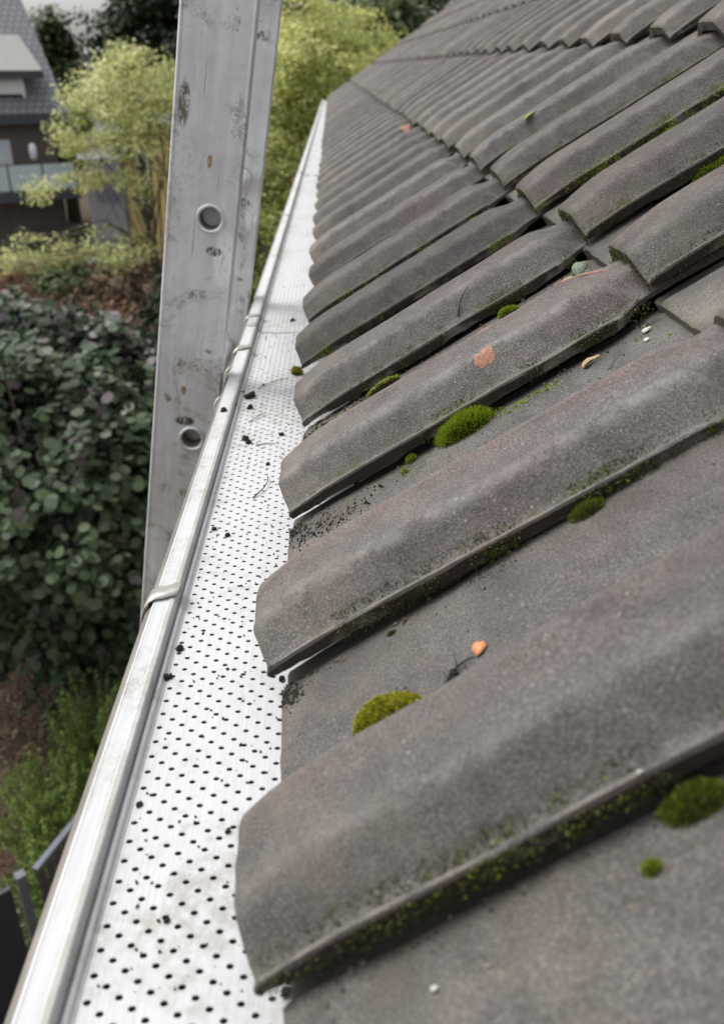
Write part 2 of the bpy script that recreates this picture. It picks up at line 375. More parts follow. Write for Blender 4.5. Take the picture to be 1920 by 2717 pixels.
# parts on tiles: bare clay patches (thin flakes following the surface)
def patch(u, s, ru, rs, ang, mat, name, seed, parent=None, lift=.0013):
    b = MB(); rr = random.Random(seed); n = 22; vs = [P(u, s, lift)]; ca, sa = math.cos(ang), math.sin(ang)
    for ring in (.5, 1):
        for i in range(n):
            a = 2*math.pi*i/n; q = ring*(1+(rr.uniform(-.28, .28) if ring == 1 else 0))
            x, y = math.cos(a)*rs*q, math.sin(a)*ru*q
            vs.append(P(u+x*sa+y*ca, s+x*ca-y*sa, lift if ring < 1 else lift*.4))
    fs = [(0, 1+i, 1+(i+1) % n) for i in range(n)]+[(1+i, 1+n+i, 1+n+(i+1) % n, 1+(i+1) % n) for i in range(n)]
    b.add(vs, fs); me = b.mesh(name, 60)
    o = link(name, me, mat)
    if parent is not None:
        par = tiles[parent]; o.parent = par; o.matrix_parent_inverse = TF(*parent).inverted()
    return o
for (u, s, ru, rs, ang, c, k, lab) in [
    (.6385, .191, .0058, .0082, .0, 2, 0, 'pinkish round chip of bare clay'), (.795, .232, .0022, .022, 0, 2, 0, 'long orange scrape'), (.798, .200, .0018, .014, 0.05, 2, 0, 'orange scrape'),
    (.680, .291, .0016, .013, 0, 2, 0, 'thin orange scratch'), (.688, .270, .0010, .006, 0, 2, 0, 'thin orange scratch'),
    (1.000, .291, .0065, .015, .1, 3, 0, 'orange bare clay patch'), (.975, .262, .003, .008, 0, 3, 0, 'orange bare clay patch'),
    (2.64, .292, .022, .013, 0, 12, 0, 'bright orange chip'), (4.47, .578, .035, .015, 0, 21, 1, 'bright orange chip'), (2.70, .600, .03, .012, 0, 12, 1, 'dull orange chip'),
    (1.72, .58, .02, .006, 0, 7, 1, 'small orange chip')]:
    if (c, k) in tiles: patch(u, s, ru, rs, ang, M['orange'], 'chipped_patch', int(u*1000), (c, k))['label'] = lab

# ------------------------------------------------------------------ moss
def blades(b, base, nrm, r, h, n, w, jit=.35, rr=random, mi=0, shape=None):
    """n short pointed blades rooted on a patch"""
    for _ in range(n):
        p, nn = shape() if shape else (base, nrm)
        d = (nn+Vector((rr.uniform(-1, 1), rr.uniform(-1, 1), rr.uniform(-1, 1)))*jit).normalized()
        a = d.orthogonal().normalized(); a.rotate(Matrix.Rotation(rr.uniform(0, 6.28), 3, d)); hh = h*rr.uniform(.55, 1.15)
        q = p+d*hh; mid = p+d*hh*.55
        b.add([p-a*w*.5, p+a*w*.5, mid+a*w*.45, q, mid-a*w*.45], [(0, 1, 2, 4), (4, 2, 3)], mi)
def cushion(name, label, u, s, ru, rs, hgt, n=1500, blade=.004, w=.0006, mat='moss', ang=0., grp=None, cat='moss', base_lift=-.001, world=None, nw=None, seed=0, soil=True, parent=None, jit=.35):
    rr = random.Random(seed+int(u*1e4)); c = world or P(u, s, base_lift); N = nw or NX; A = AX if nw is None else Vector((1, 0, 0)); Yv = Vector((0, 1, 0))
    A2 = A*math.cos(ang)+Yv*math.sin(ang); Y2 = -A*math.sin(ang)+Yv*math.cos(ang)
    off = Vector((seed*3.7+u*9, 1, 2)); b = MB(); nu, nv = 28, 10; G = []
    def pt(a, q):       # q 0 top .. 1 rim
        rad = 1+.22*noise.noise(Vector((math.cos(a)*1.3, math.sin(a)*1.3, 0))+off)+.10*noise.noise(Vector((math.cos(a)*4, math.sin(a)*4, 5))+off)
        x = math.cos(a)*q*rad*rs; y = math.sin(a)*q*rad*ru
        z = hgt*(max(0, 1-q**2.6))**.7*(1+.35*noise.noise(Vector((x*70, y*70, 1))+off))
        return c+A2*x+Y2*y+N*z
    for i in range(nv+1):
        for k in range(nu): G.append(pt(2*math.pi*k/nu, i/nv))
    fs = [(i*nu+k, (i+1)*nu+k, (i+1)*nu+(k+1) % nu, i*nu+(k+1) % nu) for i in range(nv) for k in range(nu)]
    if soil: b.add(G, fs, 1)
    def shp():
        a = rr.uniform(0, 6.283); q = math.sqrt(rr.random()); p = pt(a, q*.985); e = .02
        n1 = (pt(a+e, q*.985)-p).cross(pt(a, min(1, q*.985+e))-p)
        nn = n1.normalized() if n1.length > 1e-12 else N
        if nn.dot(N) < 0: nn = -nn
        nn = (nn*.75+N*.45).normalized(); return p-nn*blade*.25, nn
    blades(b, None, None, 0, blade, n, w, jit, rr, 0, shp)
    for _ in range(int(n*.05)):      # ragged skirt creeping out of the pad
        a = rr.uniform(0, 6.283); q = 1+abs(rr.gauss(0, .16)); p_ = c+A2*(math.cos(a)*q*rs)+Y2*(math.sin(a)*q*ru)+N*.0004
        blades(b, p_, N, 0, blade*.5, 1, w, .9, rr)
    o = b.build(name, [M[mat], M['mossbase']], smooth=80 if soil else None)
    return tag(o, label, cat, grp)
cushion('moss_cushion', 'large bright green grassy moss cushion wedged against a tile ridge mid-roof', .6085, .160, .0100, .0225, .0120, 5200, .0068, .0006, seed=1, jit=.26, cat='moss cushion', grp='moss growing on the roof')
cushion('moss_cushion', 'low yellow-green granular moss cushion behind the big foreground ridge', .313, .076, .0115, .0205, .0165, 4200, .0021, .0012, 'moss_y', seed=2, jit=.9, cat='moss cushion', grp='moss growing on the roof')
cushion('moss_cushion', 'dark green moss cushion with pale tips under the foreground ridge at the right edge', .2085, .172, .0062, .0130, .0070, 2400, .0028, .0006, 'moss_g', seed=3, cat='moss cushion', grp='moss growing on the roof')
cushion('moss_cushion', 'small olive moss pad below the second ridge, left of the picture edge', .4075, .204, .0060, .0115, .006, 1500, .002, .0007, 'moss_g', seed=4, cat='moss cushion', grp='moss growing on the roof')
cushion('moss_tuft', 'tiny green moss tuft just left of the largest grassy cushion', .611, .1135, .0035, .0045, .004, 350, .0034, .0005, seed=5, cat='moss tuft', grp='moss growing on the roof')
cushion('moss_tuft', 'tiny pale green sprig in the pan left of the small tuft', .598, .106, .003, .003, .002, 90, .004, .0005, seed=6, cat='moss tuft', grp='moss growing on the roof')
cushion('moss_cushion', 'small dark green moss cushion above the long orange scrape', .805, .229, .006, .0105, .006, 1100, .0026, .0007, seed=8, cat='moss cushion', grp='moss growing on the roof')
cushion('moss_cushion', 'long bright moss strip in the second-course edge near the right side', 1.008, .455, .0065, .026, .008, 1700, .0035, .0008, seed=9, cat='moss cushion', grp='moss growing on the roof')
cushion('moss_cushion', 'rounded bright moss clump at the right edge on the second course', .807, .442, .0065, .022, .009, 1600, .0035, .0008, seed=10, cat='moss cushion', grp='moss growing on the roof')
cushion('moss_cushion', 'plump moss clump in the edge of the fifth eave tile, upper half', 1.205, .262, .009, .017, .012, 1000, .003, .0009, seed=11, cat='moss cushion', grp='moss growing on the roof')
cushion('moss_cushion', 'smaller moss clump just below the plump one on the fifth eave tile', 1.205, .232, .008, .010, .010, 700, .003, .0009, seed=12, cat='moss cushion', grp='moss growing on the roof')
cushion('moss_cushion', 'flat moss strip low down in the edge of the fifth eave tile', 1.206, .125, .007, .028, .006, 1300, .003, .0009, seed=13, cat='moss cushion', grp='moss growing on the roof')
cushion('moss_cushion', 'small moss pad by the ridge above the twig', 1.006, .138, .005, .011, .005, 700, .003, .0008, seed=14, cat='moss cushion', grp='moss growing on the roof')
cushion('moss_cushion', 'thin moss strip beside the orange bare patch under the second course', 1.008, .272, .005, .038, .004, 1600, .0028, .0009, 'moss_d', seed=16, cat='moss cushion', grp='moss growing on the roof')
cushion('moss_tuft', 'bright green round moss blob on the blurred nearest pan', .194, .150, .0030, .0036, .003, 400, .0018, .0006, seed=17, cat='moss tuft', grp='moss growing on the roof')
cushion('moss_tuft', 'tiny dark moss speck on the wide pan near the second ridge', .404, .077, .0024, .0034, .002, 200, .0014, .0006, 'moss_d', seed=18, cat='moss tuft', grp='moss growing on the roof')
cushion('moss_cushion', 'distant pale moss smear on the seventh eave ridge', 1.60, .275, .012, .02, .009, 500, .004, .0018, seed=19, cat='moss cushion', grp='moss growing on the roof')
cushion('moss_cushion', 'farthest faint moss smear among the small distant eave ridges', 2.40, .246, .02, .03, .012, 500, .006, .003, seed=20, cat='moss cushion', grp='moss growing on the roof')
cushion('moss_cushion', 'little moss knot under the front lip of the second course', 1.008, .405, .005, .012, .004, 500, .003, .0008, 'moss_d', seed=21, cat='moss cushion', grp='moss growing on the roof')
cushion('moss_piece', 'loose piece of green moss lying on the white gutter guard', 0, 0, .008, .0075, .009, 700, .003, .0009, 'moss_y', world=Vector((-.020, 1.106, -.031)), nw=Vector((0, 0, 1)), seed=22, cat='moss', grp='loose bits on the gutter guard')
# curled moss flake with brown underside
def curl():
    root = empty('curled_moss', P(.795, .095), 'overturned curled moss flake showing its brown underside beside dark soil', 'moss', 'moss growing on the roof')
    c = P(.797, .095, .0005); b = MB(); n, mm = 14, 8; vs = []
    for i in range(n+1):
        for j in range(mm+1):
            x = (i/n-.5)*.034; a = -.3+2.2*j/mm; r = .0085*(1-.55*(2*i/n-1)**2)*(1+.1*noise.noise(Vector((i*.6, j*.6, 1))))
            vs.append(c+AX*x+Vector((0, 1, 0))*(r*math.cos(a)*.8)+NX*(r*math.sin(a)*.8+.001)-root.location)
    fs = [(i*(mm+1)+j, (i+1)*(mm+1)+j, (i+1)*(mm+1)+j+1, i*(mm+1)+j+1) for i in range(n) for j in range(mm)]
    b.add(vs, fs); o = b.build('brown_underside', M['twig'], root, 80); sdm = o.modifiers.new('s', 'SOLIDIFY'); sdm.thickness = .0012
    b = MB(); rr = random.Random(3)
    for _ in range(700):
        i, j = rr.randint(0, n), mm if rr.random() < .6 else rr.randint(mm-2, mm); p = vs[i*(mm+1)+j]+Vector((rr.uniform(-1, 1), rr.uniform(-1, 1), rr.uniform(-1, 1)))*.0012
        blades(b, p, (Vector((0, .3, 0))+NX*.8).normalized(), 0, .0022, 1, .0007, .6, rr)
    b.build('green_rim', M['moss'], root)
curl()
# moss along the overlapping lips, growing on each tile: a part of the tile
def lip_moss(c, k, s0, s1, n, mat, seed, dens=.5):
    rr = random.Random(seed); b = MB(); u = U0+c*W; off = Vector((seed, 0, 0)); made = 0; tries = 0
    while made < n and tries < n*12:
        tries += 1; s = rr.uniform(s0, s1); q = noise.noise(Vector((s*24, 0, 0))+off)+.5*noise.noise(Vector((s*90, 4, 0))+off)
        if q < dens-.5+rr.uniform(-.15, .15): continue
        ls = s; y = -.0006+rr.uniform(-.0012, .0022); t = rr.uniform(.006, .0155)
        if rr.random() < .25: y = rr.uniform(.004, .011); t = prof(y)
        p = TF(c, k) @ Vector((s, y, t))
        blades(b, p, (NX*.6+Vector((0, -1, 0))*.7).normalized(), 0, .0017, 1, .0007, .8, rr); made += 1
    if not b.v: return
    o = b.build('moss_strip', M[mat]); par = tiles[(c, k)]
    o.parent = par; o.matrix_parent_inverse = TF(c, k).inverted()
for c, k, s0, s1, n, mt, de in [(0, 0, .004, .33, 4200, 'moss_d', .35), (0, 0, .10, .33, 300, 'moss_y', .65), (1, 0, .05, .33, 3200, 'moss_d', .42), (2, 0, .12, .31, 1500, 'moss_d', .5), (3, 0, .02, .30, 900, 'moss_d', .6), (4, 0, .02, .30, 900, 'moss', .62), (5, 0, .02, .3, 900, 'moss', .66),
                          (2, 1, .0, .3, 2200, 'moss_d', .3), (3, 1, 0, .3, 2200, 'moss_d', .35), (4, 1, 0, .3, 2400, 'moss', .4), (5, 1, 0, .3, 1500, 'moss_d', .4), (6, 1, .0, .3, 1500, 'moss_g', .4), (5, 1, .02, .3, 900, 'moss_g', .5), (7, 1, .0, .3, 900, 'moss_g', .5), (8, 1, .0, .3, 700, 'moss_g', .5), (3, 0, .05, .3, 900, 'moss_g', .55), (6, 0, .0, .3, 500, 'moss_g', .6), (0, 0, .02, .33, 450, 'moss_g', .6), (1, 0, .05, .33, 900, 'moss_g', .55), (7, 2, 0, .3, 500, 'moss_d', .5)]:
    if (c, k) in tiles: lip_moss(c, k, s0, s1, n, mt, c*13+k*5+len(mt), de)
# moss on the front lips of course two and three
def front_moss(c, k, n, mat, seed, y1=.115):
    rr = random.Random(seed); b = MB(); u = U0+c*W
    for _ in range(n):
        y = rr.uniform(0, y1); 
        if noise.noise(Vector((y*60, seed, 0))) < -.1: continue
        t = prof(y)*.78-rr.uniform(.001, .011); p = TF(c, k) @ Vector((-.0005, y, t))
        blades(b, p, (-AX*.8+NX*.3).normalized(), 0, .0019, 1, .0008, .8, rr)
    if not b.v: return
    o = b.build('front_moss', M[mat]); par = tiles[(c, k)]; o.parent = par; o.matrix_parent_inverse = TF(c, k).inverted()
for c in range(2, 12):
    if (c, 1) in tiles: front_moss(c, 1, 700 if c < 5 else 350, 'moss_d', c)
for c in range(5, 14):
    if (c, 2) in tiles: front_moss(c, 2, 260, 'moss_d', c+40)

# ------------------------------------------------------------------ loose things on the roof
def twig(name, label, pts, r, mat, cat, grp=None, forks=()):
    b = MB(); n = len(pts); b.tube(pts, [r*(1-.6*i/(n-1)) for i in range(n)], 6)
    for i, q, rr in forks: b.tube([pts[i], q], [r*.6, r*.2], 5)
    return tag(b.build(name, M[mat], smooth=60), label, cat, grp)
def arc(p, q, bend, n=7):
    p, q, bend = Vector(p), Vector(q), Vector(bend); return [p.lerp(q, i/(n-1))+bend*math.sin(math.pi*i/(n-1)) for i in range(n)]
twig('twig', 'thin dark twig standing across the ridge of the fourth eave tile', arc(P(.825, .183, .001), P(.838, .205, .001)+NX*.002, NX*.003), .0008, 'crumb', 'twig')
twig('twig', 'black forked twig lying beside the orange leaf in the wide pan', arc(P(.336, .1005, .001), P(.345, .119, .001), NX*.0015+Vector((0, .002, 0))), .0009, 'crumb', 'twig', forks=[(2, P(.332, .107, .003), 1), (3, P(.350, .111, .005), 1), (4, P(.336, .115, .004), 1), (1, P(.345, .102, .002), 1)])
def crumb(name, label, pos, r, mat, cat, grp=None, seed=0, flat=.7, nrm=Vector((0, 0, 1))):
    b = MB(); rr = random.Random(seed); off = Vector((seed*1.7, 0, 0)); nu, nv = 12, 7; vs = []; T = nrm.orthogonal().normalized(); B2 = nrm.cross(T)
    for i in range(nv+1):
        a = math.pi*i/nv
        for k in range(nu):
            f = 2*math.pi*k/nu; d = Vector((math.sin(a)*math.cos(f), math.sin(a)*math.sin(f), math.cos(a)))
            q = r*(1+.55*noise.noise(d*1.6+off)+.45*noise.noise(d*4.5+off)); vs.append(Vector(pos)+(T*d.x*1.15+B2*d.y*.8+nrm*(d.z+.55)*flat)*q)
    fs = [(i*nu+k, (i+1)*nu+k, (i+1)*nu+(k+1) % nu, i*nu+(k+1) % nu) for i in range(nv) for k in range(nu)]
    b.add(vs, fs); return tag(b.build(name, M[mat], smooth=35), label, cat, grp)
# a black clump at the twig
crumb('dirt_clump', 'black dirt clump on the forked twig next to the orange leaf', P(.340, .107, .0005), .0024, 'crumb', 'dirt', None, 3, .9, NX)
def flake(name, label, c, a, bv, nrm, mat, cat, curlv=.3, th=.0004, seed=1, grp=None):
    b = MB(); rr = random.Random(seed); n = 16; vs = [Vector(c)+nrm*.0008]
    for k in range(n):
        f = 2*math.pi*k/n; q = 1+rr.uniform(-.13, .13); x, y = math.cos(f)*q, math.sin(f)*q*(1-.35*math.cos(f)); vs.append(Vector(c)+a*x+bv*y+nrm*(.0006+curlv*bv.length*y*y))
    b.add(vs, [(0, 1+k, 1+(k+1) % n) for k in range(n)]); o = b.build(name, M[mat], smooth=60); m_ = o.modifiers.new('s', 'SOLIDIFY'); m_.thickness = th; return tag(o, label, cat, grp)
flake('leaf', 'small bright orange leaf in the wide pan beside the black twig', P(.347, .1235, .0015), AX*.0038+Vector((0, .001, 0)), Vector((0, .0031, 0))+NX*.0012, NX, 'leaf_o', 'leaf')
flake('leaf', 'curled dry tan leaf in the pan below the second course', P(.600, .262, .001), AX*.0078+Vector((0, .002, 0)), Vector((0, .0028, 0)), NX, 'straw', 'leaf', .9)
flake('leaf', 'tiny yellow-green leaf on a second-course ridge', P(1.44, .416, .002), AX*.011+Vector((0, .006, 0)), Vector((0, .005, 0)), NX, 'moss_y', 'leaf')
flake('lichen_flake', 'pale green lichen flake under the front lip of the second course', P(.80, .303, .002), AX*.008+Vector((0, .003, 0)), Vector((0, .0045, 0))+NX*.004, NX, 'lichen', 'lichen', .3)
flake('lichen_flake', 'pinkish white flake just below the pale green lichen', P(.795, .288, .001), AX*.0055, Vector((0, .003, 0)), NX, 'straw', 'lichen', .5)
flake('lichen_flake', 'pale lichen crust in the pan beneath the black gap at right', P(.598, .305, .002), AX*.0036, Vector((0, .0018, 0))+NX*.0006, NX, 'white', 'lichen', .05)
flake('lichen_flake', 'smallest pale lichen chip beside the crust in the pan at right', P(.585, .300, .001), AX*.0022, Vector((0, .0016, 0))+NX*.0005, NX, 'white', 'lichen', .05)
flake('white_chip', 'white oval chip lying on the blurred nearest pan', P(.1905, .065, .0005), AX*.0016, Vector((0, .0009, 0)), NX, 'white', 'chip')
flake('white_chip', 'white chip on the lower edge beside the right-hand dark moss cushion', P(.2165, .168, .0004), AX*.0011, Vector((0, .0006, 0)), NX, 'white', 'chip')
# straw and soil heap at the mouth of the pan
for i, (a, bq) in enumerate([((.565, .045), (.592, .058)), ((.575, .036), (.590, .062)), ((.590, .030), (.578, .052))]):
    twig('straw', ['longest pale straw', 'middle pale straw', 'shortest pale straw'][i]+' in the dark soil between two eave noses', arc(P(*a, .002), P(*bq, .003), NX*.003), .0005, 'twig', 'straw', 'straws in the pans')
for i, (a, bq) in enumerate([((.795, .012), (.808, .030)), ((.79, .002), (.80, .018)), ((.80, .022), (.797, .045))]):
    twig('straw', ['upper curled straw', 'lowest curled straw', 'inner straw'][i]+' in the pan mouth above the fourth nose', arc(P(*a, .002), P(*bq, .003), NX*.004), .0007, 'twig', 'straw', 'straws in the pans')
for i, (a, bq) in enumerate([((.597, .272), (.59, .258)), ((.575, .268), (.60, .285))]):
    twig('straw', ['reddish needle', 'dark needle'][i]+' lying in the pan below the second course', arc(P(*a, .001), P(*bq, .002), NX*.001), .0005, 'twig', 'needle')
# grit: uncountable
def grit(name, label, n, region, rmin, rmax, mat, seed, fn=None):
    rr = random.Random(seed); b = MB(); cnt = 0
    while cnt < n:
        u, s = region(rr)
        if u is None: continue
        cnt += 1; r = rmin*(rmax/rmin)**(rr.random()**2.2); c = (fn or P)(u, s, r*.3)
        A_ = Vector((rr.uniform(-1, 1), rr.uniform(-1, 1), rr.uniform(-1, 1))).normalized(); B_ = A_.orthogonal().normalized(); C_ = A_.cross(B_)
        a, bb, cc = r*rr.uniform(.6, 1.5), r*rr.uniform(.5, 1), r*rr.uniform(.4, .9)
        vs = [c+A_*a, c-A_*a, c+B_*bb, c-B_*bb, c+C_*cc, c-C_*cc]
        b.add(vs, [(0, 2, 4), (2, 1, 4), (1, 3, 4), (3, 0, 4), (2, 0, 5), (1, 2, 5), (3, 1, 5), (0, 3, 5)])
    return tag(b.build(name, M[mat]), label, 'debris', None, 'stuff')
def pans(rr):
    c = rr.choice([-1, 0, 0, 1, 1, 1, 2, 2, 3, 4, 5]); y = rr.uniform(.12, .199) if rr.random() < .75 else rr.uniform(.0, .2)
    return U0+c*W+y, rr.uniform(.003, .31)
def heap(cu, cs, su, ss):
    def f(rr):
        u, s = rr.gauss(cu, su), rr.gauss(cs, ss)
        return (u, s) if s > .001 else (None, None)
    return f
def lipline(rr):
    c = rr.choice([0, 0, 1, 1, 2, 3, 4]); return U0+c*W-abs(rr.gauss(.001, .006)), rr.uniform(.01, .31)
grit('grit', 'fine dark grit scattered over the tile pans', 750, pans, .00025, .0010, 'crumb', 1)
grit('grit', 'fine pale grit specks scattered over the tile pans', 420, pans, .0002, .0006, 'straw', 2)
grit('soil', 'dark soil crumbs gathered in the pan between the second and third noses', 620, heap(.588, .036, .012, .022), .0004, .0017, 'crumb', 3)
grit('soil', 'soil crumbs at the mouth of that pan', 220, heap(.604, .008, .005, .006), .0004, .0015, 'crumb', 4)
grit('soil', 'dark soil under the curled moss flake', 380, heap(.80, .075, .007, .014), .0004, .0016, 'crumb', 5)
grit('soil', 'soil crumbs under the fourth nose', 220, heap(.80, .02, .006, .012), .0004, .0015, 'crumb', 6)
grit('soil', 'dark moss crumbs at the mouth of the wide pan', 260, heap(.405, .006, .006, .006), .0005, .0018, 'crumb', 7)
grit('soil', 'dark crumbs under the second ridge edge', 160, heap(.402, .145, .006, .012), .0003, .0012, 'crumb', 8)
grit('soil', 'dirt line gathered along the overlapping tile edges', 900, lipline, .0003, .0012, 'crumb', 9)
grit('soil', 'soil and crumbs below the second course front lips', 500, lambda rr: (U0+rr.choice([1, 2, 2, 3, 3, 4, 5])*W+rr.uniform(.11, .2), L-abs(rr.gauss(0, .02))-.002), .0005, .002, 'crumb', 10)

# ------------------------------------------------------------------ gutter, guard sheets, clips (run slightly out of parallel with the eave)
GROT = -.0026; GX = -.0007
def gobj(name, label, cat, grp=None):
    o = empty(name, (GX, 0, 0), label, cat, grp); o.rotation_euler.z = GROT; return o
g = gobj('rain_gutter', 'grey zinc half-round roof gutter running along the eave under the white guard', 'gutter')
prof_g = []
cx_, cz_, rr_ = -.1020, -.0335, .0098
for i in range(15):       # rolled front bead
    a = R(-60+i*300/14); prof_g.append((cx_+rr_*math.cos(a), cz_+rr_*math.sin(a)))
half = []
for i in range(25):
    a = math.pi+math.pi*i/24; half.append((-.027+.077*math.cos(a), -.045+.077*math.sin(a)))
prof_in = prof_g+half[1:]+[(.050, -.02)]
b = MB(); b.extr(prof_in, -1.2, 11.75, 24); o = b.build('gutter_channel', M['zinc'], g, 50); sm_ = o.modifiers.new('s', 'SOLIDIFY'); sm_.thickness = .0012; sm_.offset = 0
b = MB(); pe = [(x, z) for x, z in half]; b.v = [(x, 11.7, z) for x, z in pe]+[(x, 11.703, z) for x, z in pe]; n_ = len(pe)
b.f = [tuple(range(n_)), tuple(reversed(range(n_, 2*n_)))]; b.m = [0, 0]; b.build('end_cap', M['zinc'], g)
GP = [(-.1072, -.0335), (-.1066, -.0285), (-.1060, -.0238), (-.1050, -.0219), (-.1040, -.0214), (-.1036, -.0218), (-.1032, -.0214), (-.1000, -.0218), (-.0965, -.0218), (-.0946, -.0218), (-.0938, -.0211), (-.0930, -.0209), (-.0922, -.0211), (-.0908, -.0214), (-.0902, -.0220), (-.0896, -.0292), (-.0891, -.0322), (-.0887, -.0322), (-.0883, -.0300), (-.0875, -.0291), (-.0861, -.0291), (-.0853, -.0302), (-.0845, -.0318), (-.08335, -.0320)]
PITCH, CSP, XH = .01256, .0066, -.0801; NC = 15
def guard(y0, y1, dz, label, nb=14):
    gg = gobj('gutter_guard', label, 'gutter guard', 'perforated guard sheets on the gutter'); gg.location.z = dz
    b = MB(); n = max(4, int((y1-y0)/.1)); b.extr(GP, y0, y1, n)
    o = b.build('edge_band', M['guard'], gg, 9); q = o.modifiers.new('s', 'SOLIDIFY'); q.thickness = .0006; q.offset = 0
    b = MB(); V = []; Fc = []
    rows = int((y1-y0)/PITCH)
    ph0 = (.3314-y0) % PITCH
    hc = CSP/2; hp = PITCH/2; r = .00155
    for c in range(NC):
        xc = XH+c*CSP; sh = (-.42*PITCH*c) % PITCH
        ystart = y0+((ph0+sh) % PITCH)-hp
        ang = [2*math.pi*k/12 for k in range(12)]
        x0_, x1_ = xc-hc, xc+hc
        if ystart > y0: V += [(x0_, y0, -.032), (x1_, y0, -.032), (x1_, ystart, -.032), (x0_, ystart, -.032)]; Fc.append(tuple(range(len(V)-4, len(V))))
        yc = ystart
        while yc+PITCH <= y1+1e-6:
            cy = yc+hp; base = len(V)
            for a in ang:
                ca, sa = math.cos(a), math.sin(a); mxx = max(abs(ca), abs(sa)); V.append((xc+hc*ca/mxx if abs(ca) < mxx-1e-9 or True else 0, cy+hp*sa/mxx, -.032))
            for a in ang: V.append((xc+r*1.18*math.cos(a), cy+r*.95*math.sin(a), -.032))
            for a in ang: V.append((xc+r*1.12*math.cos(a), cy+r*.9*math.sin(a), -.0327))
            V += [(x1_, cy+hp, -.032), (x0_, cy+hp, -.032), (x0_, cy-hp, -.032), (x1_, cy-hp, -.032)]
            for k in range(12):
                k2 = (k+1) % 12
                Fc.append((base+k, base+k2, base+12+k2, base+12+k)); Fc.append((base+12+k, base+12+k2, base+24+k2, base+24+k))
            # corner triangles (corners lie between 30 and 60 degree rays)
            for q, (k, k2) in enumerate(((1, 2), (4, 5), (7, 8), (10, 11))): Fc.append((base+k, base+36+q, base+k2))
            yc += PITCH
        if yc < y1: V += [(x0_, yc, -.032), (x1_, yc, -.032), (x1_, y1, -.032), (x0_, y1, -.032)]; Fc.append(tuple(range(len(V)-4, len(V))))
    b.v = V; b.f = Fc; b.m = [0]*len(Fc)
    b.add([(XH+(NC-.5)*CSP, y0, -.032), (.045, y0, -.030), (.045, y1, -.030), (XH+(NC-.5)*CSP, y1, -.032)], [(0, 1, 2, 3)])
    o = b.build('perforated_sheet', M['guard'], gg)
guard(-.55, 1.318, 0, 'nearest white perforated gutter guard sheet, scattered with dark crumbs')
guard(1.306, 3.45, .0010, 'middle white perforated guard sheet beyond the first overlap joint')
guard(3.47, 11.6, 0, 'farthest white guard sheet, beyond the notched joint')
def clip(y, y2, w, label):
    b = MB(); pr = [(-.1128, -.050), (-.1137, -.040), (-.1133, -.031), (-.1112, -.0247), (-.108, -.0210), (-.104, -.0196), (-.098, -.0200), (-.0925, -.0192), (-.0893, -.0197), (-.0876, -.0203)]
    n = len(pr)
    for i, (x, z) in enumerate(pr):
        f = i/(n-1); yy = y2+(y-y2)*f**.8; b.v += [(x, yy-w/2, z-.0003*(i > 7)), (x, yy+w/2, z)]
    b.f = [(2*i, 2*i+1, 2*i+3, 2*i+2) for i in range(n-1)]; b.m = [0]*len(b.f)
    o = b.build('gutter_clip', M['clip'], smooth=60); q = o.modifiers.new('s', 'SOLIDIFY'); q.thickness = .0009
    o.location.x = GX; o.rotation_euler.z = GROT; tag(o, label, 'gutter clip', 'metal straps over the gutter edge')
clip(.5600, .5400, .017, 'nearest bent metal strap hooked over the gutter edge')
clip(1.197, 1.170, .016, 'second metal strap over the gutter edge, just before the guard joint')
clip(1.372, 1.345, .014, 'third metal strap over the gutter edge, just past the guard joint')
clip(2.42, 2.40, .014, 'far small metal strap over the gutter edge')
for y, lab in ((1.108, 'thin wire hoop round the gutter bead at the ladder'), (.992, 'fainter wire hoop round the gutter bead, nearer than the other')):
    b = MB(); b.tube([(-.102+.0116*math.cos(R(a)), y-.012+.02*(i/9), -.0335+.0116*math.sin(R(a))) for i, a in enumerate(range(215, 80, -15))], .0007, 6)
    o = b.build('wire_hoop', M['clip'], smooth=60); tag(o, lab, 'wire')
for i, x in enumerate((-.062, -.030)):
    b = MB(); b.box((x, 3.461, -.0325), (.018, .03, .004)); tag(b.build('slot_block', M['moss_d']), ['left', 'right'][i]+' dark block standing in for a slot in the notched joint of the far guard sheets', 'moss', None)  # solid dark blocks added in place of open slots
# crumbs on guard
CR = [(-.0826, .4673, .0030, 'largest black crumb in the guard groove below the nearest strap'), (-.0793, .4989, .0026, 'ragged black moss crumb just below the nearest strap'), (-.0079, .4639, .0020, 'black crumb beside the nose of the second tile'),
      (-.0638, .663, .0022, 'dark crumb in the middle of the guard beyond the nearest strap'), (-.0765, .6748, .0022, 'dark crumb near the groove beyond the nearest strap'), (-.0735, 1.0153, .0062, 'round olive-brown moss ball on the guard near the ladder'),
      (-.0705, .9776, .0036, 'dark crumb just in front of the moss ball'), (-.0631, .8701, .0034, 'right of two seed-like crumbs before the ladder'), (-.0673, .8803, .0036, 'left of two seed-like crumbs before the ladder'), (-.0296, .8919, .0028, 'spiky dark crumb near the fourth nose'),
      (-.0391, .8127, .0022, 'small grey flake-like crumb on the guard'), (-.0526, .2829, .0016, 'blurred spidery crumb low in the photo'), (-.0297, .336, .0016, 'blurred crumb near the foreground nose'), (-.0795, .3563, .0018, 'grey crumb in the first row of holes low in the photo'),
      (-.0361, 1.3711, .0042, 'bark-like crumb just past the guard joint'), (-.0606, 1.0619, .0016, 'tiny crumb behind the moss ball'), (-.0204, .3225, .0016, 'tiny crumb beside the foreground nose'), (.0047, .245, .0024, 'black crumb at the bottom below the foreground tile'),
      (-.085, 1.03, .0028, 'dark crumb against the groove beside the moss ball'), (-.0865, .985, .0024, 'dark crumb in the groove in front of the moss ball')]
for i, (x, y, r, lab) in enumerate(CR):
    crumb('debris_crumb', lab, (x, y, -.0318), r, 'crumb' if i != 5 else 'mossbase', 'crumb', 'crumbs on the gutter guard', i+1, .75)
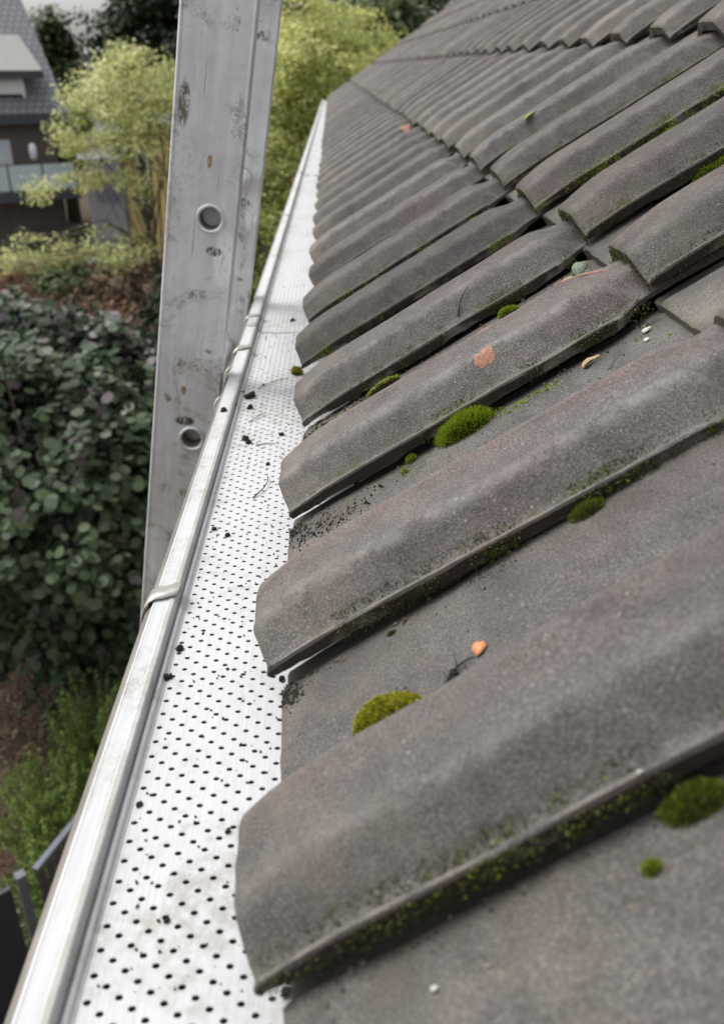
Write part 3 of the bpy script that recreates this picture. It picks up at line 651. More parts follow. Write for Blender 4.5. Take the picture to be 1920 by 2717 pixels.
crumb('debris_crumb', 'dark crumb sitting on the gutter edge band beside the ladder', (-.0965, .9418, -.0222), .0038, 'crumb', 'crumb', 'crumbs on the gutter guard', 44, .8)
G0 = Vector((0, 0, -.0315))
twig('twig', 'curved dark stem lying on the guard between the second and third noses', arc(Vector((-.048, .735, -.0308)), Vector((-.038, .785, -.0305)), Vector((.006, 0, .002))), .0007, 'crumb', 'twig')
twig('twig', 'long straight pale stem across the guard near the moss ball', arc(Vector((-.066, 1.045, -.0305)), Vector((-.030, 1.085, -.0305)), Vector((0, .004, .001))), .0006, 'twig', 'twig')
twig('twig', 'hooked stem below the moss ball on the guard', arc(Vector((-.068, .93, -.0305)), Vector((-.056, .965, -.0305)), Vector((.005, 0, .001))), .0006, 'twig', 'twig')
twig('twig', 'thin grey stem beside the spiky crumb on the guard', arc(Vector((-.055, .862, -.0308)), Vector((-.030, .866, -.0308)), Vector((0, .003, 0))), .0006, 'twig', 'twig')
grit('moss_specks', 'trail of green moss specks along the ridge edge right of the largest cushion', 130, lambda rr: (.606-abs(rr.gauss(0, .006)), rr.uniform(.183, .235)), .0005, .0016, 'moss', 31)
grit('moss_specks', 'green moss specks around the curled moss flake', 60, heap(.80, .10, .006, .03), .0004, .0012, 'moss_y', 32)
grit('moss_specks', 'yellow-green specks on the soil between the second and third noses', 60, heap(.60, .05, .008, .03), .0003, .0010, 'moss_y', 33)
grit('moss_specks', 'moss bits under the second course lips', 260, lambda rr: (U0+rr.choice([1, 2, 2, 3, 3, 4, 5, 6, 7])*W+rr.uniform(.11, .2), L-abs(rr.gauss(0, .012))-.002), .0008, .0028, 'moss_g', 34)
grit('moss_specks', 'moss bits under the third course lips', 160, lambda rr: (U0+rr.randint(5, 12)*W+rr.uniform(.11, .2), 2*L-abs(rr.gauss(0, .012))-.002), .001, .0035, 'moss_g', 35)
grit('pale_specks', 'pale and yellowish specks on the blurred nearest pan', 60, lambda rr: (U0-W+rr.uniform(.11, .19), rr.uniform(.03, .3)), .0004, .0013, 'straw', 36)
grit('needles', 'dark needles and bark bits lodged along the tile edges', 260, lambda rr: (U0+rr.randint(0, 7)*W-abs(rr.gauss(.002, .004)), rr.uniform(.01, .31)), .0006, .0026, 'twig', 37)
def gflat(u, s, lift): return Vector((s, u, -.0318+lift))
grit('grit', 'tiny dark specks sprinkled over the white guard', 800, lambda rr: (rr.uniform(.15, 1.3)**1.0, rr.uniform(-.08, .0)), .0002, .0015, 'crumb', 21, gflat)
grit('grit', 'dark specks on the far white guard sheets', 160, lambda rr: (rr.uniform(1.3, 3.4), rr.uniform(-.07, .0)), .0006, .0024, 'crumb', 22, gflat)
grit('grit', 'tiny green moss specks on the white guard', 70, lambda rr: (rr.uniform(.8, 1.4), rr.uniform(-.06, -.01)), .0005, .0016, 'moss_y', 23, gflat)

# ------------------------------------------------------------------ ladder
LD = Vector((.1646, 0, .9864)); LWv = Vector((.9864, 0, -.1646))
LO = Vector((-.1631, 1.062, .1698))                 # point on the left edge of the near stile
lad = empty('ladder', LO-LD*6.75, 'scratched aluminium ladder leaning on the gutter, hollow rung ends showing in its stile', 'ladder')
RM = Matrix((LWv, Vector((0, 1, 0)), LD)).transposed()   # local x = across web, y = Y, z = up the ladder
lad.rotation_euler = RM.to_euler()
LEN0, LEN1 = 0, 6.75+1.0; WEB, DEP = .0822, .025; RC = .0508; Z1 = 6.75+.0085; SP = .2765
FAR = .418
def stile(y0, flip, holes, label=None):
    b = MB(); th = .002; lo, hi = (y0, y0+DEP)
    face = y0+.0016 if not flip else y0+DEP-.0016
    # closed box with slightly proud rims at both edges
    r = .004
    pr = [(0, lo+r), (.0008, lo+.001), (.0022, lo), (.0040, lo+.0004), (.0048, lo+.0016), (WEB-.0048, lo+.0016), (WEB-.0040, lo+.0004), (WEB-.0022, lo), (WEB-.0008, lo+.001), (WEB, lo+r), (WEB, hi-r), (WEB-.001, hi-.001), (WEB-r, hi), (r, hi), (.001, hi-.001), (0, hi-r)]
    base = 0; k = len(pr)
    for z in (LEN0, LEN1): b.v += [(x, y, z) for x, y in pr]
    for j in range(k):
        j2 = (j+1) % k
        if holes and j == 4: continue
        b.f.append((j, j2, k+j2, k+j)); b.m.append(0)
    b.f.append(tuple(reversed(range(k)))); b.f.append(tuple(range(k, 2*k))); b.m += [0, 0]
    if holes:
        x0, x1 = .0048, WEB-.0048; yf = lo+.0016; n = 48; rh = .0148
        zs = sorted([Z1+SP*i for i in range(-24, 4)]); prev = LEN0
        for zc in zs:
            h = .045
            b.add([(x0, yf, prev), (x1, yf, prev), (x1, yf, zc-h), (x0, yf, zc-h)], [(0, 1, 2, 3)]); prev = zc+h
            vs = []
            for k_ in range(n):
                a = 2*math.pi*k_/n; ca, sa = math.cos(a), math.sin(a); hx = (x1-RC) if ca > 0 else (RC-x0)
                t = min(hx/abs(ca) if abs(ca) > 1e-6 else 9, h/abs(sa) if abs(sa) > 1e-6 else 9); vs.append((RC+ca*t, yf, zc+sa*t))
            for k_ in range(n): a = 2*math.pi*k_/n; vs.append((RC+rh*math.cos(a), yf, zc+rh*math.sin(a)))
            base_ = len(b.v); fs = [(k_, (k_+1) % n, n+(k_+1) % n, n+k_) for k_ in range(n)]
            # corners
            for cxn, czn, lo_, hi_ in ((x1, h, 0, 90), (x0, h, 90, 180), (x0, -h, 180, 270), (x1, -h, 270, 360)):
                a0 = math.degrees(math.atan2(czn, cxn-RC)) % 360; kk = int(a0/360*n)
                vs.append((cxn, yf, zc+czn)); fs.append((kk, len(vs)-1, (kk+1) % n))
            b.add(vs, fs)
        b.add([(x0, yf, prev), (x1, yf, prev), (x1, yf, LEN1), (x0, yf, LEN1)], [(0, 1, 2, 3)])
    return b.build('stile', M['alu'], lad, 30)
stile(0, False, True); stile(FAR, False, False)
b = MB(); n = 40     # one rung: flared lip outside the web and a hollow tube to the far stile
rp = [(.0150, .0017), (.0166, .0010), (.0168, -.0006), (.0158, -.0022), (.0142, -.0024), (.0128, -.0012), (.0120, .0015), (.0117, .004), (.0117, FAR+.002)]
for (r_, y_) in rp: b.v += [(r_*math.cos(2*math.pi*k/n), y_, r_*math.sin(2*math.pi*k/n)) for k in range(n)]
for i in range(len(rp)-1):
    for k in range(n): b.f.append((i*n+k, i*n+(k+1) % n, (i+1)*n+(k+1) % n, (i+1)*n+k)); b.m.append(1 if i >= 6 else 0)
base = len(b.v)
for y_ in (DEP, FAR): b.v += [(.0148*math.cos(2*math.pi*k/n), y_, .0148*math.sin(2*math.pi*k/n)) for k in range(n)]
for k in range(n): b.f.append((base+k, base+(k+1) % n, base+n+(k+1) % n, base+n+k)); b.m.append(0)
i = len(rp)-1; b.f.append(tuple(i*n+k for k in range(n))); b.m.append(0)
rme = b.mesh('rung', 60); rme.materials.append(M['rung']); rme.materials.append(simple('shaded_tube_inside', (.22, .20, .19), .7, 0, .2, 60))  # inner wall given a darker colour to stand for the shade inside
for i in range(-24, 4): link('rung', rme, None, lad, (RC, 0, Z1+SP*i))
for y_ in (0, FAR):
    b = MB(); b.box((WEB/2, y_+DEP/2, -.03), (WEB+.012, DEP+.012, .09)); b.build('foot', M['rubber'], lad)

# ------------------------------------------------------------------ the house that carries the roof
GZ = -6.5
hs_ = empty('house', (.3, 5, GZ), 'rendered house under the tiled roof, its eave carrying the gutter', 'house')
def hpart(b, name, mat, sm__=None):
    o = b.build(name, mat, None, sm__); o.parent = hs_; o.matrix_parent_inverse = Matrix.Translation(-Vector((.3, 5, GZ))); return o
M['render'] = simple('pale_render', (.55, .53, .48), .9, 0, .08, 30, .002)
b = MB(); b.box((4.3, 5.05, (GZ-.45)/2), (7.8, 13, -GZ-.45)); hpart(b, 'wall', M['render'])
b = MB(); b.box((.075, 5.0, -.13), (.022, 13.5, .17)); b.box((.24, 5.0, -.30), (.33, 13.5, .015)); hpart(b, 'fascia', simple('brown_fascia', (.09, .06, .045), .6))
b = MB(); pp = [(AX*s+NX*t) for s, t in ((.045, -.055), (5.2, -.055), (5.2, -.10), (.045, -.10))]
b.extr([(q.x, q.z) for q in pp], -1.5, 11.20, 1, True); b.extr([(8.57-(q.x-.0), q.z) for q in pp], -1.5, 11.20, 1, True); hpart(b, 'roof_deck', M['dark'])
b = MB(); pp = [(AX*s+NX*t) for s, t in ((.0, -.02), (5.2, -.02), (5.2, -.2), (.0, -.2))]
b.extr([(q.x, q.z) for q in pp], 11.205, 11.235, 1, True); hpart(b, 'verge_board', simple('verge_board', (.10, .10, .105), .6))

# ------------------------------------------------------------------ ground
def mat_ground():
    s = NM('ground_soil', .95, 0, .2)
    c = s.ramp(s.noise(.9, 6, .7), [(.35, (.050, .034, .024)), (.55, (.09, .062, .042)), (.7, (.05, .06, .022))])
    s.col(s.mix(1, c, s.ramp(s.noise(22, 6, .8), [(.3, .5), (.7, 1.6)]), 'MULTIPLY')); s.bump(s.noise(14, 5, .7), .05, .6); return s.mat
b = MB(); n = 24; ext = 240
for i in range(n+1):
    for j in range(n+1):
        x = -ext+2*ext*i/n; y = -ext+2*ext*j/n; b.v.append((x, y, GZ-.0))
b.f = [(i*(n+1)+j, (i+1)*(n+1)+j, (i+1)*(n+1)+j+1, i*(n+1)+j+1) for i in range(n) for j in range(n)]; b.m = [0]*len(b.f)
tag(b.build('ground', mat_ground()), None, None, None, 'structure')

# ------------------------------------------------------------------ foliage
def leaf_mesh(name, pos, nrm, size, mat, parent=None, nside=4, asp=.6, jit=.35, loc=None):
    """pos (N,3), nrm (N,3): one leaf-shaped face each"""
    N = len(pos); nrm = nrm+rng.normal(0, jit, (N, 3)); nrm /= np.linalg.norm(nrm, axis=1)[:, None]+1e-9
    t = rng.normal(0, 1, (N, 3)); t -= (t*nrm).sum(1)[:, None]*nrm; t /= np.linalg.norm(t, axis=1)[:, None]+1e-9
    q = np.cross(nrm, t); sz = size*rng.uniform(.6, 1.25, N)[:, None]
    if nside == 4: ring = [(1, 0), (.1, .5), (-1, 0), (.1, -.5)]
    else: ring = [(1, 0), (.55, .75), (-.35, .9), (-.95, .35), (-.95, -.35), (-.35, -.9), (.55, -.75)]
    k = len(ring); V = np.zeros((N, k, 3))
    for i, (a, b_) in enumerate(ring): V[:, i] = pos+t*sz*a+q*sz*b_*asp*(2 if nside == 4 else 1)+nrm*sz*(-.18*abs(b_))
    me = bpy.data.meshes.new(name); me.vertices.add(N*k); me.vertices.foreach_set('co', V.reshape(-1)); me.loops.add(N*k); me.polygons.add(N)
    me.loops.foreach_set('vertex_index', np.arange(N*k)); me.polygons.foreach_set('loop_start', np.arange(N)*k); me.polygons.foreach_set('loop_total', np.full(N, k)); me.update()
    return link(name, me, mat, parent, loc)
def clumps(center, radii, ncl, per, crad, shell=.55, zmin=-1., seed=None):
    r_ = np.random.default_rng(seed) if seed is not None else rng
    d = r_.normal(0, 1, (ncl*3, 3)); d /= np.linalg.norm(d, axis=1)[:, None]; d = d[d[:, 2] > zmin][:ncl]
    rad = shell+(1-shell)*r_.random(len(d))**.6
    lump = 1+.18*np.sin(d[:, 0]*5+1)*np.cos(d[:, 1]*4+2)+.12*np.sin(d[:, 2]*7)
    C = np.array(center)+d*rad[:, None]*lump[:, None]*np.array(radii)
    cr = crad*r_.uniform(.6, 1.4, len(C))
    p = np.repeat(C, per, 0); off = r_.normal(0, 1, (len(p), 3)); off /= np.linalg.norm(off, axis=1)[:, None]; off *= (r_.random(len(p))**.5)[:, None]
    off[:, 2] *= .6; pos = p+off*np.repeat(cr, per)[:, None]
    nr = off*.5+np.repeat(d, per, 0)*.4+np.array([0, 0, .55]); return pos, nr, C
M['bark'] = simple('bark', (.10, .085, .065), .9, 0, .4, 8, .02, (1, 1, .2))
M['stemw'] = simple('stem_wood', (.13, .11, .08), .9, 0, .3, 12, .01)
def tree(name, label, cat, base, trunk_h, center, radii, mat, ncl, per, crad, leaf, tr=.15, limbs=14, shell=.55, zmin=-1, nside=4, asp=.6, grp=None, extra=(), seed=1, jit=.35, twigs=0):
    root = empty(name, base, label, cat, grp); B = Vector(base)
    pos, nr, C = clumps(center, radii, ncl, per, crad, shell, zmin, seed)
    for e in extra:
        p2, n2, c2 = clumps(*e[:2], e[2], per, crad, .4, -1, seed+7); pos = np.vstack([pos, p2]); nr = np.vstack([nr, n2]); C = np.vstack([C, c2])
    leaf_mesh('crown', pos-np.array(base), nr, leaf, mat, root, nside, asp, jit)
    rr = random.Random(seed); b = MB(); top = Vector((center[0], center[1], base[2]+trunk_h))-B; fork = top
    mid = top*.5+Vector((rr.uniform(-.1, .1), rr.uniform(-.1, .1), 0))*tr*6
    b.tube([Vector((0, 0, -.1)), mid, top], [tr*1.25, tr, tr*.75], 9); b.build('trunk', M['bark'], root, 60)
    b = MB(); idx = list(range(len(C))); rr.shuffle(idx)
    for i in idx[:limbs]:
        e = Vector(C[i])-B; fork = mid.lerp(top, rr.uniform(.25, 1)); m1 = fork.lerp(e, .35)+Vector((rr.uniform(-.1, .1), rr.uniform(-.1, .1), rr.uniform(-.02, .22)))*(e-fork).length; m2 = fork.lerp(e, .7)+Vector((rr.uniform(-1, 1), rr.uniform(-1, 1), rr.uniform(0, 1)))*.06*(e-fork).length
        kk = rr.uniform(.5, 1); b.tube([fork, m1, m2, e], [tr*.42*kk, tr*.28*kk, tr*.16*kk, tr*.05], 6)
        for _ in range(twigs):
            j = rr.choice(idx); e2 = Vector(C[j])-B
            if (e2-m2).length < (e-fork).length*.6: b.tube([m2, m2.lerp(e2, .5)+Vector((0, 0, .04)), e2], [tr*.14, tr*.09, tr*.03], 5)
    b.build('limbs', M['bark'], root, 60)
    return root
LM = {}
LM['gold'] = leafmat('gold_leaves', [(0, (.26, .31, .08)), (.5, (.54, .575, .19)), (.85, (.76, .76, .31)), (1, (.78, .67, .34))], .5, .4)
LM['lime'] = leafmat('lime_leaves', [(0, (.29, .33, .12)), (.5, (.55, .58, .24)), (.85, (.76, .75, .38)), (1, (.76, .64, .40))], .5, .4)
LM['olive'] = leafmat('olive_leaves', [(0, (.10, .12, .03)), (.5, (.30, .32, .08)), (1, (.62, .62, .18))], .5, .3)
LM['round'] = leafmat('round_leaves', [(0, (.018, .034, .015)), (.45, (.043, .076, .032)), (.8, (.080, .122, .054)), (.93, (.125, .17, .085)), (.975, (.085, .07, .075)), (1, (.17, .14, .155))], .5, .15)
LM['roundp'] = leafmat('purplish_round_leaves', [(0, (.022, .040, .020)), (.4, (.055, .085, .045)), (.75, (.10, .14, .08)), (.85, (.16, .13, .145)), (1, (.30, .25, .28))], .45, .15)
LM['dark'] = leafmat('dark_leaves', [(0, (.015, .028, .012)), (.6, (.04, .065, .025)), (1, (.085, .12, .045))], .5, .2)
LM['mid'] = leafmat('mid_leaves', [(0, (.045, .07, .025)), (.6, (.10, .14, .045)), (1, (.18, .22, .07))], .5, .3)
LM['thuja'] = leafmat('thuja_leaves', [(0, (.07, .12, .02)), (.5, (.15, .24, .04)), (1, (.30, .40, .08))], .55, .25)
LM['brown'] = leafmat('brown_leaves', [(0, (.09, .055, .03)), (.6, (.18, .115, .06)), (1, (.28, .20, .11))], .7, .2)

# golden trees behind the ladder
tree('golden_tree', 'loose yellow-green tree with bare forking branches between the grey house and the ladder', 'tree', (-2.25, 14, GZ), 4.9, (-2.82, 14, -.12), (.95, 1.3, .72), LM['lime'], 240, 42, .23, .032, .065, 30, .3, -.95, seed=3, twigs=3,
     extra=[((-3.62, 13.6, -.45), (.25, .4, .40), 22), ((-4.0, 13.3, -1.15), (.4, .5, .2), 10), ((-4.4, 13.2, -2.05), (.7, .5, .22), 30), ((-3.4, 13.5, -2.0), (.8, .5, .18), 24), ((-3.3, 13.7, -.95), (.6, .4, .35), 18), ((-2.6, 13.9, -1.1), (.5, .5, .4), 12), ((-2.9, 13.2, -2.1), (.6, .4, .15), 12)])
tree('golden_tree', 'dense golden-green tree rising behind the far end of the roof', 'tree', (.2, 15.8, GZ), 4.2, (-.15, 15.6, .05), (1.28, 1.5, 1.35), LM['gold'], 380, 110, .34, .036, .11, 24, .5, -.9, seed=5,
     extra=[((-.7, 15.2, -1.0), (.8, .8, .8), 90)])
tree('olive_tree', 'darker olive-green tree visible between the ladder and the gutter', 'tree', (-1.0, 13.2, GZ), 3.2, (-.95, 13.2, -2.1), (.85, 1.1, 1.75), LM['olive'], 260, 90, .30, .036, .08, 18, .45, -1, seed=6)
# dark backdrop trees
for i, (x, y, z, rx, rz, mt, lab) in enumerate([
    (-8.3, 45, 1.2, 2.4, 6.6, 'dark', 'dark tree right of the bright gap beside the grey roof'), (-4.0, 44, 2.2, 4.2, 6.5, 'dark', 'tall dark tree standing behind the left edge of the ladder'), (-.5, 50, 2.0, 4.5, 7.0, 'dark', 'tall dark tree filling the gap behind the ladder'),
    (5.2, 48, 1.5, 4.6, 7.5, 'dark', 'dark green tree behind the golden tree and roof edge'), (10, 55, 2, 5, 7.5, 'mid', 'mid-green tree at the far roof edge'), (-12.8, 46, -.7, 1.0, 3.3, 'mid', 'drooping pale green tree just right of the grey house roof'),
    (-25, 64, .3, 3.0, 2.4, 'mid', 'low pale tree far behind the grey roof'), (-29, 66, 0, 4, 3.0, 'mid', 'far treetop above the grey roof ridge'), (1.5, 34, -1.0, 3.4, 4.2, 'mid', 'rounded green tree just behind the golden one')]):
    tree('backdrop_tree', lab, 'tree', (x, y, GZ), 4.5, (x, y, z), (rx, rx*.8, rz), LM[mt], 240, 60, .85, .17, .28, 16, .35, -1, seed=20+i, grp='trees in the far background')

# big round-leaved shrubs at left
def shrub(name, label, base, blobs, mat, leaf, per, crad, nside=7, asp=.9, shell=.75, grp=None, cat='shrub', seed=1, jit=.4, zmin=-.6):
    root = empty(name, base, label, cat, grp); P_ = []; N_ = []; C_ = []
    for i, (c, r, n) in enumerate(blobs):
        p, q, cc = clumps(c, r, n, per, crad, shell, zmin, seed*31+i); P_.append(p); N_.append(q); C_.append(cc)
    pos = np.vstack(P_); nr = np.vstack(N_); leaf_mesh('foliage', pos-np.array(base), nr, leaf, mat, root, nside, asp, jit)
    C = np.vstack(C_); b = MB(); rr = random.Random(seed); B = Vector(base)
    for i in range(26):
        e = Vector(C[rr.randrange(len(C))])-B; s0 = Vector((rr.uniform(-.35, .35), rr.uniform(-.35, .35), -.05)); b.tube([s0, s0.lerp(e, .5)+Vector((0, 0, .25)), e], [.03, .02, .007], 6)
    b.build('stems', M['stemw'], root, 60); return root
shrub('broad_leaf_shrub', 'great dark shrub of round overlapping leaves left of the ladder', (-3.0, 8.2, GZ), [((-3.2, 9.3, -4.2), (1.75, 2.3, 1.85), 620), ((-2.35, 8.7, -4.3), (1.0, 1.2, 1.6), 260)], LM['round'], .060, 27, .28, seed=2)
shrub('broad_leaf_shrub', 'round-leaved shrub with purplish leaf tops behind the great dark one', (-4.1, 11.6, GZ), [((-4.0, 11.2, -4.2), (1.9, 1.7, 1.95), 520), ((-2.6, 10.8, -4.1), (.9, 1.2, 1.6), 180)], LM['roundp'], .066, 24, .28, seed=4)
shrub('dark_shrub', 'dark green fine-leaved shrub against the left edge of the ladder', (-2.45, 12.8, GZ), [((-2.15, 12.9, -3.9), (.9, 1.1, 1.5), 260)], LM['dark'], .04, 80, .22, 4, .6, seed=6)
shrub('dark_shrub', 'shaded undergrowth low behind the light green conifer', (-2.1, 7.6, GZ), [((-2.2, 7.8, -5.8), (1.0, .8, .8), 200)], LM['dark'], .035, 60, .2, 4, .6, seed=7)
# feathery light green conifers near the fence
def conifer(label, base, h, r, nshoot, seed, lean=0):
    root = empty('conifer_shrub', base, label, 'conifer', 'light green conifers by the fence'); rr = random.Random(seed); b = MB(); pos = []; nr = []
    for i in range(nshoot):
        a = rr.uniform(0, 6.283); f = rr.random(); z0 = h*f*.55; ln = h*(.30+.28*rr.random())*(1-.35*f); out = r*(1-.55*f)*rr.uniform(.4, 1)
        p0 = Vector((math.cos(a)*.1*r, math.sin(a)*.1*r, z0)); p1 = Vector((math.cos(a)*out, math.sin(a)*out, z0+ln*.75)); p2 = p1+Vector((math.cos(a)*.05, math.sin(a)*.05, ln*.35))
        b.tube([p0, p1, p2], [.008, .004, .0015], 5)
        for _ in range(95):
            t = rr.random()**.8; q = p0.lerp(p1, min(1, t*1.4)) if t < .7 else p1.lerp(p2, (t-.7)/.3)
            w = .055*(1.15-t); off = Vector((rr.gauss(0, 1), rr.gauss(0, 1), rr.gauss(0, .6)))*w; pos.append(q+off); nr.append(off.normalized()*.6+Vector((0, 0, .5)))
    leaf_mesh('foliage', np.array([tuple(p) for p in pos]), np.array([tuple(p) for p in nr]), .016, LM['thuja'], root, 4, .5, .5); b.build('stems', M['stemw'], root)
conifer('tallest feathery light green conifer with upright shoots behind the fence', (-2.33, 6.75, GZ), 1.75, .75, 150, 1)
conifer('feathery light green conifer left of the tallest one', (-2.75, 6.15, GZ), 1.25, .7, 120, 2)
conifer('low light green conifer pressed against the fence panel', (-2.35, 5.45, GZ), 1.15, .65, 110, 3)
conifer('feathery conifer hidden mostly by the gutter', (-1.85, 6.3, GZ), 1.5, .6, 90, 4)
def carpet(name, label, region, n, size, mat, z0, seed, h=.12):
    r_ = np.random.default_rng(seed); x = r_.uniform(region[0], region[1], n); y = r_.uniform(region[2], region[3], n)
    lump = np.sin(x*5+1)*np.cos(y*4)+np.sin(x*11)*.5; keep = lump > r_.uniform(-1.2, .4, n); x, y = x[keep], y[keep]
    pos = np.stack([x, y, z0+r_.random(len(x))*h*(1+lump[keep])], 1); nr = np.tile([0, 0, 1.], (len(x), 1)); o = leaf_mesh(name, pos, nr, size, mat, None, 4, .6, .7); tag(o, label, None, None, 'stuff')
carpet('ground_cover', 'low green ground cover behind the fence', (-3.1, -1.4, 4.3, 7.2), 26000, .022, LM['mid'], GZ+.02, 5, .16)
carpet('leaf_litter', 'brown leaf litter on the bare soil', (-5.5, -2.6, 5.5, 11), 9000, .03, LM['brown'], GZ+.01, 6, .05)
carpet('leaf_litter', 'brown leaves and twigs on the soil slope before the far house', (-13, -5.0, 24, 34), 16000, .09, LM['brown'], GZ+.02, 7, .35)

# ------------------------------------------------------------------ fence at lower left
M['anth'] = simple('anthracite_panel', (.018, .018, .021), .6, 0, .25, 30)
M['slat'] = simple('grey_slat', (.045, .045, .05), .5, .2, .25, 20)
M['rail'] = simple('grey_rail', (.13, .14, .165), .35, .5, .12, 20)
FT = -4.70
def lin(p, q, f): return Vector(p).lerp(Vector(q), f)
def rotz(p, q): d = Vector(q)-Vector(p); return Matrix.Rotation(math.atan2(d.y, d.x), 3, 'Z'), d.length
p0, p1 = Vector((-3.70, 3.12, 0)), Vector((-2.245, 4.27, 0))
f1 = empty('privacy_fence', (p0.x, p0.y, GZ), 'solid anthracite privacy panel in the lower left corner', 'fence')
rm, ln = rotz(p0, p1); mid = (p0+p1)/2
b = MB(); b.box((mid.x-p0.x, mid.y-p0.y, (FT-GZ)/2), (ln, .03, FT-GZ), rm); b.build('panel', M['anth'], f1)
b = MB(); b.box((mid.x-p0.x, mid.y-p0.y, FT-GZ+.012), (ln, .034, .02), rm); b.build('top_edge', M['slat'], f1)
po = empty('fence_post', (-2.19, 4.33, GZ), 'square grey post between the solid panel and the slatted gate', 'post')
b = MB(); b.box((0, 0, (FT-GZ)/2+.03), (.06, .06, FT-GZ+.06), rm); b.build('shaft', M['rail'], po); b = MB(); b.box((0, 0, FT-GZ+.068), (.068, .068, .014), rm); b.build('cap', M['rail'], po)
q0, q1 = Vector((-2.13, 4.43, 0)), Vector((-1.38, 6.45, 0)); rm2, ln2 = rotz(q0, q1)
f2 = empty('slatted_fence', (q0.x, q0.y, GZ), 'dark slatted gate panel with a pale metal top rail beside the gutter', 'fence')
mid = (q1-q0)/2
b = MB(); b.box((mid.x, mid.y, FT-GZ-.01), (ln2, .045, .04), rm2); b.build('top_rail', M['rail'], f2)
b = MB(); b.box((mid.x, mid.y, .15), (ln2, .03, .04), rm2); b.build('bottom_rail', M['slat'], f2)
b = MB(); k = int(ln2/.095)
for i in range(k): c_ = (q1-q0)*((i+.5)/k); b.box((c_.x, c_.y, (FT-GZ)/2), (.065, .018, FT-GZ-.06), rm2)
b.build('slats', M['slat'], f2)

# ------------------------------------------------------------------ far houses
C0 = Vector((-10.75, 40, -1.75)); E = Vector((-.87, -.49, 0)).normalized(); Bk = Vector((-.52, .86, 0)).normalized(); Zv = Vector((0, 0, 1))
M['slate'] = None
s = NM('grey_roof_tiles', .7, 0, .35); br = s.n('ShaderNodeTexBrick'); s.l(s.tc.outputs['UV'], br.inputs['Vector']); br.inputs['Scale'].default_value = 1
br.inputs['Brick Width'].default_value = .30; br.inputs['Row Height'].default_value = .34; br.inputs['Mortar Size'].default_value = .028; br.offset = .5
br.inputs['Color1'].default_value = (.20, .205, .225, 1); br.inputs['Color2'].default_value = (.24, .245, .265, 1); br.inputs['Mortar'].default_value = (.10, .10, .11, 1)
s.col(br.outputs['Color']); s.bump(br.outputs['Fac'], .03, -.6); M['slate'] = s.mat
M['cladding'] = simple('slate_cladding', (.13, .13, .155), .6, 0, .15, 6); M['brownwall'] = simple('brown_wall', (.15, .125, .115), .85, 0, .12, 3); M['pvc'] = simple('white_frame', (.85, .86, .87), .4, 0, .04, 4)
M['darkmetal'] = simple('dark_fascia', (.06, .065, .075), .5, 0, .12, 4)
M['fglass'] = simple('frosted_glass', (.52, .62, .63), .25, 0, .05, 2); M['window'] = simple('dark_window', (.02, .03, .025), .1, 0, .2, 4)
M['shutter'] = simple('roller_shutter', (.78, .78, .78), .6, 0, .12, 9, 0, (.2, .2, 30)); M['curtain'] = simple('door_blind', (.66, .70, .75), .6, 0, .06, 3)
gh = empty('grey_house', C0+E*6+Bk*4+Zv*(GZ-C0.z), 'grey-roofed house with dormer and glass balcony at the upper left', 'house')
HO = gh.location.copy()
def W3(a, bk, z): return C0+E*a+Bk*bk+Zv*z-HO      # a along the eave to the left, bk towards the back, z above eave
def slab(name, a0, a1, b0, b1, z0, z1, mat, par=gh):
    b = MB(); P8 = [W3(a, bb, z) for z in (z0, z1) for a, bb in ((a0, b0), (a1, b0), (a1, b1), (a0, b1))]
    b.add(P8, [(3, 2, 1, 0), (4, 5, 6, 7), (0, 1, 5, 4), (1, 2, 6, 5), (2, 3, 7, 6), (3, 0, 4, 7)]); return b.build(name, mat, par)
HL = 12
slab('wall', .55, HL, .6, 9.2, GZ-C0.z, .3, M['brownwall'])
RS = 1.06     # roof slope (rise/run)
def roofplane(name, a0, a1, b0, z0, b1, z1, th, mat, par=gh):
    me = bpy.data.meshes.new(name); n_ = (W3(0, b1, z1)-W3(0, b0, z0)).normalized().cross(E); n_ = n_ if n_.z > 0 else -n_
    V = [W3(a0, b0, z0), W3(a1, b0, z0), W3(a1, b1, z1), W3(a0, b1, z1)]; V2 = [v-n_*th for v in V]
    me.from_pydata([tuple(v) for v in V+V2], [], [(0, 1, 2, 3), (7, 6, 5, 4), (0, 4, 5, 1), (1, 5, 6, 2), (2, 6, 7, 3), (3, 7, 4, 0)])
    uv = me.uv_layers.new(); ln = math.hypot(b1-b0, z1-z0); T = {0: (a0, 0), 1: (a1, 0), 2: (a1, ln), 3: (a0, ln)}
    for lp in me.loops: uv.data[lp.index].uv = T[lp.vertex_index % 4]
    return link(name, me, mat, par)
RB = 4.9
roofplane('roof', 0, HL, -.0, .42, RB, RB*RS*.92, .16, M['slate']); roofplane('roof', 0, HL, 9.8, .42, RB, RB*RS*.92, .16, M['slate'])
slab('eave_fascia', 0, HL, -.14, .02, .05, .42, M['darkmetal']); slab('soffit', .05, HL, 0, .62, .05, .13, M['brownwall'])
b = MB(); b.add([W3(.56, .6, .3), W3(.56, 9.2, .3), W3(.56, RB, (RB-.6)*RS*.92)], [(0, 1, 2)]); b.build('gable', M['brownwall'], gh)
